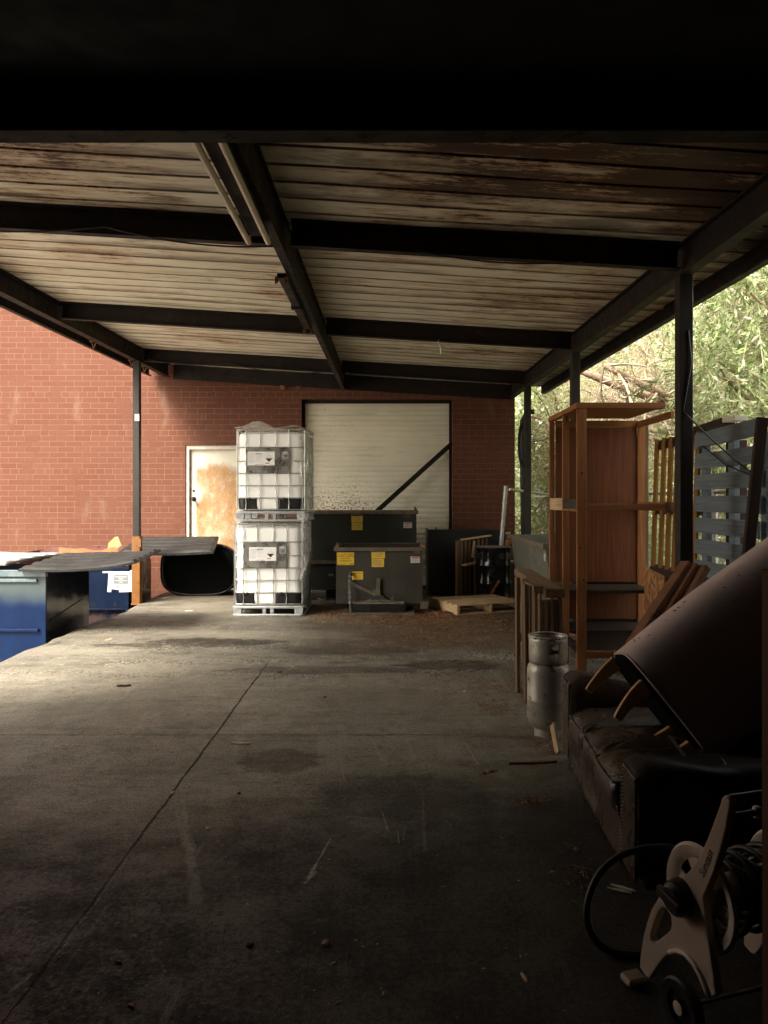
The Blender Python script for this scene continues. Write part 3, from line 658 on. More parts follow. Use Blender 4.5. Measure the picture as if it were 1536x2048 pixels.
# twin-tube light and a gutted rusty one, both hung under the middle beam
def lights():
    zc = hb(-.86, 4) - .105
    L = thing('strip_light', 'strip light with two bare tubes hung at front of middle beam', 'ceiling light', (-.86, 3.7, zc), group='strip lights under the middle beam')
    MB().bb((-.92, 2.75 + .6, zc - .045), (-.80, 5.05, zc - .002)).build('housing', M['beam'], L, bevel=.004)
    for x in (-.93, -.80): MB().tube([(x, 3.36, zc - .085), (x, 5.05, zc - .085)], .020, 10).build('tube', M['clear_tube'], L, smooth='angle')
    for x in (-.93, -.80):
        for y in (3.38, 5.04): MB().bb((x - .014, y - .01, zc - .10), (x + .014, y + .01, zc - .045)).build('socket', M['white_paint'], L)
    y0, y1 = 6.15, 8.2; za = hb(-.86, y0) - .105; zb = hb(-.86, y1) - .105
    L = thing('strip_light', 'gutted rusty strip light without tubes under middle beam', 'ceiling light', (-.86, y0, za), group='strip lights under the middle beam')
    m = MB(); m.bar((-.865, y0, za - .018), (-.865, y1, zb - .018), .075, .035); m.build('housing', M['beam'], L, bevel=.004)
    for (y, z) in ((y0, za), (y1, zb)):
        for x in (-.905, -.825): m = MB(); m.box((x, y, z - .055), (.026, .025, .05)); m.tube([(x, y - .02, z - .06), (x, y - .06, z - .10)], .008, 5); m.build('socket', M['rust'], L)
    ym = (y0 + y1) / 2; MB().box((-.865, ym, (za + zb) / 2 - .03), (.10, .05, .05)).build('clamp', M['beam'], L)
lights()

# ================================================================== the dark bay the camera stands in
def bay():
    b = thing('garage_bay', 'dark empty bay whose black ceiling and header frame the view', 'garage', (0, 3.2, 0))
    Y0, Y1, Z = -6, 3.2, 3.37
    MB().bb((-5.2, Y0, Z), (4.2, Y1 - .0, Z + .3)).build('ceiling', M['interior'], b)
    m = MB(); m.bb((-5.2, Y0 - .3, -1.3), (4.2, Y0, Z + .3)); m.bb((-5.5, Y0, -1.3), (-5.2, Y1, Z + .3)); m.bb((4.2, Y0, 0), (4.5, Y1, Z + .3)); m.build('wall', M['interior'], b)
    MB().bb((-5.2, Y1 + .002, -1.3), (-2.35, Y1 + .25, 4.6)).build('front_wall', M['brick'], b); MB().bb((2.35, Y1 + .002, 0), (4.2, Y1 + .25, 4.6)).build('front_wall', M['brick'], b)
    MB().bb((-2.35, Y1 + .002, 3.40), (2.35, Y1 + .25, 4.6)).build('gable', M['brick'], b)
    MB().bb((3.05, 3.5, -.2), (3.3, 4.9, 3.2)).build('side_wall', M['brick'], b); MB().bb((-4.75, 3.452, -1.3), (-4.5, 4.7, 3.9)).build('side_wall', M['brick'], b)  # unseen wing walls, added to keep light off the near floor and sofa
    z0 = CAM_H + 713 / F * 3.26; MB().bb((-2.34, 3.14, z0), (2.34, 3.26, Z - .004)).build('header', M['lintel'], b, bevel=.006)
bay()

# ================================================================== liquid totes
TS = 1.34          # height of one tote with its pallet
def tote(loc, label, upper):
    t = thing('liquid_tote', label, 'tote', loc, 0, 'stacked caged liquid totes')
    W, D, zb = 1.0, 1.2, .135; zt = TS - .03
    # pallet: steel rails with moulded feet (front edge at y=0)
    m = MB(); r = .022
    def ringpath(x0, x1, y0, y1, rad, z, n=5):
        P = []
        for cx, cy, a0 in ((x1 - rad, y0 + rad, -90), (x1 - rad, y1 - rad, 0), (x0 + rad, y1 - rad, 90), (x0 + rad, y0 + rad, 180)):
            for k in range(n + 1): a = R(a0 + 90 * k / n); P.append((cx + rad * math.cos(a), cy + rad * math.sin(a), z))
        return P
    m.tube(ringpath(-.5, .5, 0, D, .07, .016), .016, 8, closed=True)
    m.tube(ringpath(-.5, .5, 0, D, .07, .128), .020, 8, closed=True)
    for y in (.02, D / 2, D - .02): m.bar((-.48, y, .118), (.48, y, .118), .06, .02)
    m.build('pallet_rail', M['pallet_steel'], t, world=False, smooth='angle')
    for fx, fw in ((-.435, .13), (-.055, .055), (.055, .055), (.40, .055), (.46, .08)):
        for y in (.035, D / 2, D - .035):
            if fx > .3 or abs(fx) < .1 or fx < 0:
                q = MB(); w0, w1 = fw * .5, fw * .40
                q.add([(fx - w1, y - .035, .02), (fx + w1, y - .035, .02), (fx + w1, y + .035, .02), (fx - w1, y + .035, .02), (fx - w0, y - .045, .118), (fx + w0, y - .045, .118), (fx + w0, y + .045, .118), (fx - w0, y + .045, .118)], [(3, 2, 1, 0), (4, 5, 6, 7), (0, 1, 5, 4), (1, 2, 6, 5), (2, 3, 7, 6), (3, 0, 4, 7)])
                q.build('pallet_foot', M['pallet_steel'], t, world=False, bevel=.006)
    # deck plate, upturned at the corners
    m = MB(); m.bb((-.47, .03, .135), (.47, D - .03, .145)); m.build('pallet_deck', M['pallet_steel'], t, world=False)
    # bottle: rounded box, slightly bulged
    def bottle(u, v):
        a = u * 2 * math.pi; e = .22; cx = math.copysign(abs(math.cos(a)) ** e, math.cos(a)); cy = math.copysign(abs(math.sin(a)) ** e, math.sin(a))
        hz = zt - zb - .045; z = zb + .015 + hz * v
        k = min(v, 1 - v) / .045; sc = 1 - .10 * (1 - min(1, k)) ** 2.2
        bl = 1 + .012 * math.sin(v * math.pi * 5)
        return Vector((cx * .474 * sc * bl, D / 2 + cy * (D / 2 - .018) * sc * bl, z))
    m = MB(); m.grid(bottle, 72, 34, True); n = 72
    m.f.append(tuple(reversed(range(n)))); m.f.append(tuple(range(33 * n, 34 * n)))
    m.build('bottle', M['bottle'], t, world=False, smooth='angle')
    # black heat shields low in both front corners
    def shield(x0, x1, mirror):
        q = MB(); 
        def fn(u, v):
            x = x0 + (x1 - x0) * u; z = zb + .03 + .17 * v
            edge = abs(x) > .40; y = .012 + (.10 * max(0, (abs(x) - .40) / .085) ** 2)
            k = 1 - .25 * (1 - v) ** 3 if (abs(x) > .42) else 1
            return Vector((x * (1 - .05 * (1 - v) ** 3), y, z))
        q.grid(fn, 14, 6); return q.build('corner_shield', M['blackplastic'], t, world=False, smooth=True, solid=.012)
    s1 = shield(-.475, -.20, 0); s2 = shield(.105, .475, 1)
    for s_, x in ((s1, -.30), (s2, .19)): MB().lathe([(0, 0), (.022, 0), (.024, .012), (.012, .02), (0, .021)], 14, (x, .008, zb + .185), Matrix.Rotation(R(90), 3, 'X')).build('shield_stud', M['blackplastic'], s_, world=False, smooth=True)
    # cage
    m = MB(); rr = .0078
    H = [zb + .035, .335, .510, .685, .860, 1.055, zt - .004]
    for i, z in enumerate(H):
        if i in (4,):   # behind the placard: interrupted at the front
            P = ringpath(-.49, .49, 0, D, .085, z); m.tube([(.325, 0, z), (.405, 0, z)] + P[1:], rr, 7); m.tube([(-.49, .085, z), (-.465, .02, z), (-.405, 0, z), (-.345, 0, z)], rr, 7)
        else: m.tube(ringpath(-.49, .49, 0, D, .085, z), rr if i < len(H) - 1 else .012, 7, closed=True)
    cols = [-.345, -.165, .065, .245][:]; cols = [-.350, -.155, .075, .260]
    for x in cols:
        spans = [(H[0], H[3]), (H[5], H[6])] if -.3 < x < .2 else [(H[0], H[6])]
        for z0, z1 in spans:
            P = []; z = z0
            while z < z1 - 1e-6:
                P.append((x, -.015, z)); z += .03
            P.append((x, -.015, z1)); P2 = []
            for (px_, py_, pz) in P:   # cranked where it crosses a hoop
                d = min(abs(pz - h) for h in H); P2.append((px_ + (.006 if d > .06 else 0), -.016 if d < .03 else -.005, pz))
            m.tube(P2, .007, 6)
    for y in (.18, .42, .66, .90, 1.08):
        for x in (-.495, .495): m.tube([(x, y, H[0]), (x, y, H[-1])], .0085, 6)
    for x in (-.49, .49): m.tube([(x * .985, .03, H[0]), (x * .985, .03, H[-1])], .0085, 6)
    for x in (-.35, -.15, .07, .26): m.tube([(x, D + .012, H[0]), (x, D + .012, H[-1])], .0085, 6)
    m.build('cage', M['galv'], t, world=False, smooth='angle')
    # steel placard with its label
    pz0, pz1 = H[3] + .008, H[5] - .008
    pl = MB().bb((-.347, -.028, pz0), (.262, -.024, pz1)).build('placard', M['placard'], t, world=False)
    x0 = -.325 if upper else -.265; lw, lh = .385, .195; z1 = pz1 - (.055 if upper else .065); z0 = z1 - lh
    lab = MB().bb((x0, -.0300, z0), (x0 + lw, -.0282, z1)).build('label', M['paper'], pl, world=False)
    ink = MB(); yk = -.0306
    def rect(q, xa, xb, za, zb_): q.add([(xa, yk, za), (xb, yk, za), (xb, yk, zb_), (xa, yk, zb_)], [(0, 1, 2, 3)])
    cx, cz = x0 + .305, z1 - .095; h = .052
    ink.add([(cx - h, yk, cz), (cx + h, yk, cz), (cx, yk, cz - h)], [(0, 2, 1)])
    rect(ink, cx - .05, cx + .005, z0 + .026, z0 + .036); 
    rect(ink, x0 + .13, x0 + .20, z1 - .036, z1 - .027)
    q = [(x0 + .105, z1 - .036), (x0 + .125, z1 - .022), (x0 + .14, z1 - .036)]; ink.add([(a, yk, b) for a, b in q], [(0, 2, 1)])
    ink.build('print', M['ink'], lab, world=False)
    fa = MB()
    fa.add([(cx - h, yk, cz), (cx, yk, cz + h), (cx + h, yk, cz), (cx - h + .006, yk, cz + .001), (cx, yk, cz + h - .006), (cx + h - .006, yk, cz + .001)], [(0, 3, 4, 1), (1, 4, 5, 2)])
    rect(fa, cx - .028, cx - .006, cz + .008, cz + .014); rect(fa, cx + .004, cx + .026, cz + .008, cz + .014)
    rn = random.Random(5)
    for k in range(12): rect(fa, x0 + .01, x0 + .075 + rn.random() * .03, z1 - .03 - k * .012, z1 - .026 - k * .012)
    for k in range(8): rect(fa, x0 + .115, x0 + .17 + rn.random() * .07, z1 - .055 - k * .012, z1 - .052 - k * .012)
    fa.build('print', M['ink_faint'], lab, world=False)
    rd = MB(); rect(rd, x0 + .105, x0 + .225, z0 + .009, z0 + .013)
    if not upper: rect(rd, x0 + .105, x0 + .15, z1 - .046, z1 - .042); rect(rd, x0 + .16, x0 + .205, z1 - .034, z1 - .029)
    rd.build('print', M['ink_red'], lab, world=False)
    # code plate printed on the placard
    wk = MB(); a, b_ = .165, .250; u, v = pz1 - .155, pz1 - .055; yk = -.0288
    for (xa, xb, za, zb_) in ((a, b_, u, u + .005), (a, a + .005, u, v), (b_ - .005, b_, u, v), (a, b_, v - .005, v), (a + .012, b_ - .014, v - .022, v - .012), (a + .02, a + .024, u, v - .03), (a + .02, b_ - .015, v - .034, v - .03)): rect(wk, xa, xb, za, zb_)
    wk.build('code_plate', M['ink_white'], pl, world=False)
    return t
TX, TY = -1.67, 10.66
tote((TX - .02, TY, 0), 'lower caged white liquid tote, resting on the concrete floor', False)
tote((TX + .015, TY + .01, TS + .004), 'upper caged white liquid tote, stacked on top with a torn film cover', True)
# remains of the wrapping
def film_top():
    z = TS * 2 + .004 - .02; x0 = TX + .015; m = MB(); rn = random.Random(4)
    def fn(u, v):
        x = -.52 + 1.04 * u; y = -.03 + 1.25 * v
        d1 = .155 * math.exp(-((x + .27) / .22) ** 2) * math.exp(-((v - .5) / .32) ** 2); d2 = .075 * math.exp(-((x - .30) / .13) ** 2) * math.exp(-((v - .35) / .3) ** 2)
        k = .010 * math.sin(x * 31 + y * 13) * math.sin(y * 17)
        return Vector((x0 + x, TY + y, z + .012 + d1 + d2 + k))
    m.grid(fn, 40, 26); tag(m.build('film_cover', M['film_milky'], smooth=True), 'clear plastic film puffed up on top of the tote stack', 'plastic film')
    m = MB(); w0 = TX + .52
    def fn(u, v):   # torn strip hanging at the right front corner
        zt = TS * 2 - .02; zz = zt - v * 1.40
        wv = .09 * math.sin(v * 9 + u * 4) * (.25 + .75 * v); a = u - .35
        wd = .33 - .16 * math.sin(v * 2.8) ; x = w0 - .02 + .012 + .03 * math.sin(v * 13 + u * 9) * (.3 + v) ; y = TY - .035
        if a < 0: return Vector((x + a * wd * .9 + wv * .25, y - .012 * math.sin(u * 30 + v * 11), zz))
        return Vector((x + .02 + .012 * math.sin(u * 22 + v * 17), y + a * wd * 2.4, zz))
    m.grid(fn, 26, 60); tag(m.build('film_strip', M['film'], smooth=True), 'torn strip of clear film hanging down right corner of upper tote', 'plastic film')
    m = MB()
    def fn(u, v):
        zt = TS + .0; zz = zt - .02 - v * (.72 + .10 * math.sin(u * 9)); x = w0 - .035 + .055 * math.sin(v * 3.1) + .016 * math.sin(v * 23 + u * 11); a = u - .3
        if a < 0: return Vector((x + a * .25, TY - .04 - .006 * math.sin(u * 40), zz))
        return Vector((x + .02, TY - .035 + a * .7, zz))
    m.grid(fn, 22, 40); tag(m.build('film_strip', M['film'], smooth=True), 'loose clear film sagging at the right corner of lower tote', 'plastic film')
film_top()

# ================================================================== dumping hoppers
def label_lines(parent, x0, x1, z0, z1, Y, rows, mat, seed=1, head=None):
    rn = random.Random(seed); m = MB(); h = (z1 - z0)
    for k in range(rows):
        z = z1 - h * (.30 if head else .12) - k * h * (.66 if head else .8) / rows; m.add([(x0 + .012, Y, z), (x1 - .012 - rn.random() * (x1 - x0) * .25, Y, z), (x1 - .03, Y, z + h * .035), (x0 + .012, Y, z + h * .035)], [(0, 1, 2, 3)])
    m.build('print', mat, parent)
def hopper(nm, lab, X0, X1, Y0, Y1, ZT, ZB, mat, rim):
    t = thing('dumping_hopper', lab, 'hopper', ((X0 + X1) / 2, Y0, 0), 0, 'steel dumping hoppers')
    m = MB(); sl = .55 * (Y1 - Y0)      # sloping far side
    th = .012
    prof = [(Y0, ZB), (Y0 + .0, ZT), (Y1, ZT), (Y1 - sl, ZB)]
    for x in (X0, X1 - th): m.add([(x, *p) for p in prof] + [(x + th, *p) for p in prof], [(0, 1, 2, 3), (7, 6, 5, 4), (0, 4, 5, 1), (1, 5, 6, 2), (2, 6, 7, 3), (3, 7, 4, 0)])
    m.bb((X0 + th, Y0, ZB), (X1 - th, Y0 + th, ZT)); m.bb((X0 + th, Y0 + th, ZB), (X1 - th, Y1 - sl, ZB + th))
    m.bar(((X0 + X1) / 2, Y1 - sl, ZB + .01), ((X0 + X1) / 2, Y1, ZT - .01), X1 - X0 - 2 * th - .004, th)
    m.build('body', mat, t)
    m = MB(); m.bb((X0 - .03, Y0 - .03, ZT - .045), (X1 + .03, Y0 + .0, ZT + .01)); m.bb((X0 - .03, Y0 + .002, ZT - .045), (X0 - .0, Y1, ZT + .012)); m.bb((X1 + .0, Y0 + .002, ZT - .045), (X1 + .03, Y1, ZT + .012)); m.bb((X0 - .03, Y1 + .001, ZT - .045), (X1 + .03, Y1 + .03, ZT + .01))
    m.build('rim', rim, t, bevel=.004)
    for x in (X0 - .02, X1 - .04):
        m = MB(); m.add([(x, Y0 - .03, ZT + .012), (x + .06, Y0 - .03, ZT + .012), (x + .06, Y0 + .05, ZT + .012), (x, Y0 + .05, ZT + .012), (x + (.0 if x > (X0 + X1) / 2 else .03), Y0 - .0, ZT + .085), (x + (.02 if x > (X0 + X1) / 2 else .05), Y0 + .02, ZT + .085)], [(3, 2, 1, 0), (0, 1, 5, 4), (2, 3, 4, 5), (1, 2, 5), (3, 0, 4)])
        m.build('corner_gusset', M['rust'], t)
    return t
def chain(pts, parent, name='chain', sc=1.0):
    P = [Vector(p) for p in pts]; L = .034 * sc; path = [P[0]]
    m = MB(); k = 0
    for i in range(len(P) - 1):
        d = (P[i + 1] - P[i]); n = max(1, int(d.length / L)); d.normalize()
        for j in range(n):
            c = P[i] + (P[i + 1] - P[i]) * ((j + .5) / n); a = Vector((0, 1, 0)) if abs(d.y) < .9 else Vector((1, 0, 0)); s1 = d.cross(a).normalized(); s2 = d.cross(s1)
            s_ = s1 if k % 2 else s2; k += 1
            ring = [c + d * (.024 * sc * math.cos(q)) + s_ * (.0115 * sc * math.sin(q)) for q in [2 * math.pi * z / 10 for z in range(10)]]
            m.tube(ring, .0042 * sc, 5, closed=True)
    return m.build(name, M['dull_metal'], parent, smooth=True)

FY = 11.0; sF = F / FY
fx = lambda x: (x - 774) / sF
fz = lambda y: CAM_H - (y - 1000) / sF
t = hopper('front', 'small olive dumping hopper with CAUTION DO NOT OVERLOAD label, beside the totes', fx(672), fx(845), FY, FY + 1.15, fz(1096), fz(1207), M['hopper'], M['hopper_rim'])
def decals_front():
    Y = FY - .001
    c = card('warning_label', fx(674), fx(708), fz(1130), fz(1105), Y, M['label_yellow'], t); y = Y - .003
    xm = fx(691); text('CAUTION', .047, (xm, y, fz(1111.5)), (1, 0, 0), (0, 0, 1), M['ink'], c)
    MB().add([(fx(674), y, fz(1113.2)), (fx(708), y, fz(1113.2)), (fx(708), y, fz(1112.6)), (fx(674), y, fz(1112.6))], [(0, 1, 2, 3)]).build('print', M['ink'], c)
    text('DO NOT', .034, (xm, y, fz(1118)), (1, 0, 0), (0, 0, 1), M['ink'], c); text('OVERLOAD', .034, (xm, y, fz(1123)), (1, 0, 0), (0, 0, 1), M['ink'], c)
    text('MAX CAPACITY', .0165, (fx(675), y, fz(1129)), (1, 0, 0), (0, 0, 1), M['ink'], c, align='LEFT'); text('4000', .028, (fx(707.5), y, fz(1129)), (1, 0, 0), (0, 0, 1), M['ink'], c, align='RIGHT')
    c = card('warning_label', fx(743), fx(770), fz(1116.5), fz(1100), Y, M['label_yellow'], t)
    MB().bb((fx(744), Y - .0035, fz(1103.5)), (fx(769), Y - .0025, fz(1100.6))).build('print', M['ink'], c); text('CAUTION', .019, (fx(756.5), Y - .0042, fz(1103)), (1, 0, 0), (0, 0, 1), M['label_yellow'], c)
    label_lines(c, fx(743), fx(770), fz(1116.5), fz(1102), Y - .003, 7, M['ink_grey'], 2)
    c = card('warning_label', fx(743.5), fx(768), fz(1134), fz(1117.3), Y, M['label_yellow'], t); label_lines(c, fx(743.5), fx(768), fz(1134), fz(1118), Y - .003, 9, M['ink_grey'], 3)
    c = card('warning_label', fx(704), fx(726), fz(1159), fz(1143), Y, M['label_yellow'], t); text('WARNING', .026, (fx(715.5), Y - .003, fz(1148)), (1, 0, 0), (0, 0, 1), M['ink'], c); label_lines(c, fx(704), fx(726), fz(1159), fz(1149), Y - .003, 4, M['ink_grey'], 4)
    c = card('sticker', fx(821), fx(840), fz(1126), fz(1113), Y, M['paper_dim'], t); MB().bb((fx(824), Y - .0035, fz(1116)), (fx(839), Y - .0025, fz(1114))).build('print', M['ink_red'], c); label_lines(c, fx(823), fx(838), fz(1126), fz(1115), Y - .003, 5, M['ink_grey'], 5)
    card('sticker', fx(827), fx(840), fz(1107), fz(1100), Y, mat_mottle('rubbed_off_sticker', (.16, .12, .10), (.12, .06, .05), 40, .7), t)
    # fork base, latch arm, stub, gusset, corner foot
    b = MB(); y0 = FY - .22
    b.bb((fx(686), y0 - .05, .0), (fx(828), FY + .9, .035)); b.build('base_plate', M['hopper_rim'], t, bevel=.003)
    b = MB(); b.bb((fx(705), y0, .037), (fx(811), FY - .004, .15)); b.build('fork_pocket', M['black_steel'], t, bevel=.006)
    b = MB(); b.bb((fx(705) + .01, y0 + .01, .151), (fx(811) - .02, FY - .02, .175)); b.build('base_channel', M['rim_dirty'], t, bevel=.004)
    b = MB(); b.bb((fx(753), FY - .05, .19), (fx(760.5), FY - .002, fz(1157))); b.build('latch_post', M['hopper_rim'], t, bevel=.003)
    b = MB(); b.bar((fx(702), FY - .03, fz(1166)), (fx(752), FY - .03, fz(1189)), .02, .05); b.build('latch_arm', M['hopper_rim'], t, bevel=.003)
    b = MB(); b.prism([(fx(742), fz(1181)), (fx(752), fz(1178)), (fx(758), fz(1170)), (fx(758), fz(1192)), (fx(744), fz(1190))], (0, FY - .021, 0), (1, 0, 0), (0, 0, 1), .014); b.build('arm_web', M['hopper_rim'], t)
    b = MB(); b.prism([(fx(745), .178), (fx(773), .178), (fx(766), fz(1189)), (fx(752), fz(1189))], (0, FY - .058, 0), (1, 0, 0), (0, 0, 1), .016); b.build('gusset_plate', M['hopper'], t)
    b = MB(); b.bb((fx(841), FY - .03, .06), (fx(856), FY + .2, .16)); b.build('corner_foot', M['hopper_rim'], t)
    b = MB(); b.lathe([(0, 0), (.022, 0), (.022, .05), (0, .05)], 12, (fx(703), FY - .0, fz(1148)), Matrix.Rotation(R(90), 3, 'X')); b.build('chain_boss', M['black_steel'], t)
    chain([(fx(702), FY - .06, fz(1144)), (fx(700), FY - .10, fz(1165)), (fx(701), FY - .14, fz(1190)), (fx(702), FY - .24, .06)], t)
    chain([(fx(700), FY - .07, fz(1145)), (fx(698.5), FY - .11, fz(1168)), (fx(699.5), FY - .15, fz(1195)), (fx(703), FY - .25, .05)], t)
    chain([(fx(733), FY - .10, .19), (fx(748), FY - .12, .186), (fx(765), FY - .10, .19), (fx(780), FY - .12, .188), (fx(786), FY - .06, .24)], t)
    chain([(fx(786), FY - .06, .24), (fx(785), FY - .10, .18), (fx(790), FY - .2, .16)], t)
decals_front()
RY = 12.45; sR = F / RY
rx = lambda x: (x - 774) / sR
rz = lambda y: CAM_H - (y - 1000) / sR
t2 = hopper('rear', 'large dark green dumping hopper standing against the roller shutter', rx(600), rx(833), RY, RY + 1.2, rz(1023), rz(1180), M['hopper_rear'], M['rim_dirty'])
def decals_rear():
    Y = RY - .001
    c = card('warning_label', rx(703), rx(725.5), rz(1044), rz(1029), Y, M['label_yellow'], t2); MB().bb((rx(704), Y - .0035, rz(1032)), (rx(725), Y - .0025, rz(1029.8))).build('print', M['ink'], c); label_lines(c, rx(703), rx(725), rz(1044), rz(1031), Y - .003, 7, M['ink_grey'], 6)
    c = card('warning_label', rx(703.5), rx(725), rz(1060), rz(1045), Y, M['label_yellow'], t2); label_lines(c, rx(703.5), rx(725), rz(1060), rz(1045.5), Y - .003, 8, M['ink_grey'], 7)
    c = card('sticker', rx(807), rx(824), rz(1056), rz(1044.5), Y, M['paper_dim'], t2); MB().bb((rx(809), Y - .0035, rz(1047.5)), (rx(823), Y - .0025, rz(1045.5))).build('print', M['ink_red'], c); label_lines(c, rx(808), rx(823), rz(1056), rz(1046.5), Y - .003, 5, M['ink_grey'], 8)
    card('sticker', rx(806), rx(821), rz(1036), rz(1029), Y, mat_mottle('rubbed_sticker', (.09, .06, .055), (.06, .04, .04), 40, .7), t2)
    MB().bb((rx(600), Y - .05, rz(1127)), (rx(672), Y, rz(1121))).build('side_channel', M['hopper_rim'], t2)
    MB().bb((rx(602), Y - .1, .0), (rx(660), RY + .9, .06)).build('base_plate', M['hopper'], t2)
    MB().bb((rx(655), Y - .3, .06), (rx(676), Y + .3, .20)).build('fork_pocket', M['black_steel'], t2, bevel=.004)
    chain([(rx(657), Y - .04, rz(1148)), (rx(661), Y - .05, rz(1152)), (rx(665), Y - .04, rz(1147)), (rx(668), Y - .04, rz(1153))], t2)
    chain([(rx(636), Y - .12, .03), (rx(648), Y - .3, .035), (rx(660), Y - .28, .07), (rx(672), Y - .31, .03)], t2)
decals_rear()

# third hopper, grey, seen from its long side
def hopper_side():
    X, Y0, Y1, ZT = 1.98, 9.36, 12.0, 1.09; zs = .50
    t = thing('dumping_hopper', 'grey green hopper along the right side, half hidden behind the wooden rack', 'hopper', (2.3, 10.6, 0), 0, 'steel dumping hoppers')
    m = MB(); pr = [(X, ZT), (X + .085, zs), (X + .35, .12), (2.90, .12), (2.98, ZT)]; n = len(pr)
    vs = [(x, Y0, z) for x, z in pr] + [(x, Y1, z) for x, z in pr]; fs = [(i, i + n, i + n + 1, i + 1) for i in range(n - 1)] + [tuple(range(n)), tuple(reversed(range(n, 2 * n)))]
    m.add(vs, fs).build('body', M['hopper_grey'], t, solid=.014)
    MB().bb((X - .045, Y0 - .04, ZT - .055), (X + .0, Y1 + .04, ZT + .012)).bb((X + .002, Y0 - .04, ZT - .055), (2.98, Y0 - .0, ZT + .01)).bb((X + .002, Y1 + .001, ZT - .055), (2.98, Y1 + .04, ZT + .01)).build('rim', M['rim_dirty'], t, bevel=.004)
    MB().bar((X + .075, Y0, zs), (X + .075, Y1, zs), .02, .03).build('seam_strip', M['hopper'], t)
    q = MB(); q.bb((X + .01 - .004, Y0 + .05, .88), (X + .018, Y0 + .14, .98)); q.build('sticker', M['paper_dim'], t)
    MB().bb((X + .45, Y0 + .3, 0), (2.7, Y1 - .3, .118)).build('base_frame', M['black_steel'], t)
hopper_side()

# ================================================================== black bin, lattice pallet, drum, loose pallet
m = thing('steel_bin', 'low black steel bin against the brick between shutter and drum', 'bin', (1.35, 12.95, 0))
MB().bb((.71, 12.98, .04), (2.05, 13.0, 1.11)).bb((.71, 13.002, .04), (.73, 13.75, 1.11)).bb((2.03, 13.002, .04), (2.05, 13.75, 1.11)).bb((.732, 13.73, .04), (2.028, 13.75, 1.11)).bb((.732, 13.002, .04), (2.028, 13.728, .06)).build('body', M['black_steel'], m)
MB().bb((.70, 12.96, 1.112), (2.06, 13.01, 1.135)).bb((.70, 13.011, 1.112), (.74, 13.76, 1.135)).build('rim', M['black_steel'], m)
MB().bb((.84, 12.96, 1.137), (.86, 13.0, 1.18)).build('latch', M['black_steel'], m)

def slat_board(m, a, b, wd, th, up): m.bar(a, b, wd, th, up)
def pallet(nm, L, W, nd, H=.14, wood='pine', bot=3, seed=1, gap=None):
    """pallet lying flat in its own space: deck boards run along x (length L), stringers along y (W)"""
    rn = random.Random(seed); parts = []
    m = MB(); bw = W / (nd + (nd - 1) * .30) if gap is None else (W - gap * (nd - 1)) / nd; st = (W - bw) / (nd - 1)
    for i in range(nd): y = -W / 2 + bw / 2 + i * st; m.box((rn.uniform(-.006, .006), y, H - .009), (L - rn.uniform(0, .01), bw * rn.uniform(.94, 1), .018), Matrix.Rotation(rn.uniform(-.006, .006), 3, 'Z'))
    parts.append(('top_boards', m, 'x'))
    for x in (-L / 2 + .02, 0, L / 2 - .02):
        m = MB(); m.bb((x - .019, -W / 2, .0185), (x + .019, W / 2, H - .0185)); parts.append(('stringer', m, 'y'))
    m = MB()
    for i in range(bot): y = -W / 2 + bw / 2 + i * (W - bw) / (bot - 1); m.box((0, y, .009), (L, bw, .018))
    parts.append(('bottom_boards', m, 'x')); return parts
def put(parts, t, wood, matf=None):
    for n, m, ax in parts: m.build(n, M[wood + '_' + ax] if matf is None else matf, t, world=False, bevel=.002)

t = thing('wooden_pallet', 'pale new wooden pallet lying flat on the floor before the drum', 'pallet', (1.35, 11.34, .002), R(22), 'wooden pallets')
put(pallet('p', 1.12, .92, 6, .145, seed=3), t, 'pine')

def lattice():
    t = thing('wooden_pallet', 'narrow slatted pallet standing on edge left of black drum', 'pallet', (1.22, 12.55, 0), 0, 'wooden pallets')
    a = Vector((1.22, 12.55, 0)); b = Vector((2.16, 13.35, 0)); d = (b - a); L = d.length; d.normalize(); nrm = Vector((d.y, -d.x, 0))
    rn = random.Random(8); m = MB(); k = 0; x = .03
    while x < L - .03:
        zt = .98 + .07 * x / L; p = a + d * x + nrm * rn.uniform(-.01, .01); m.bar(p + Vector((0, 0, .0)), p + Vector((rn.uniform(-.015, .015), 0, zt - .03)), .045 if k % 2 else .06, .016, up=nrm); x += .105; k += 1
    m.build('slats', M['old_z'], t)
    m = MB(); m.bar(a + nrm * .03 + Vector((0, 0, .985)), b + nrm * .03 + Vector((0, 0, 1.07)), .05, .03); m.build('top_rail', M['pine_x'], t, bevel=.003)
    m = MB(); m.bar(a + Vector((-.015, 0, 0)) - nrm * .02, a + Vector((-.015, 0, .97)) - nrm * .02, .10, .035, up=nrm); m.build('end_board', M['old_z'], t)
    m = MB(); p = a + nrm * .06 + Vector((0, 0, .56)); m.bar(p + d * .02, p + d * .5 + Vector((0, 0, .04)), .09, .03); m.build('cross_rail', M['pine_x'], t)
    m = MB(); m.bar(a + d * .3 + nrm * .05 + Vector((0, 0, .95)), a + d * .24 + nrm * .06 + Vector((0, 0, .68)), .04, .015, up=nrm); m.build('loose_slat', M['pine_z'], t)
lattice()
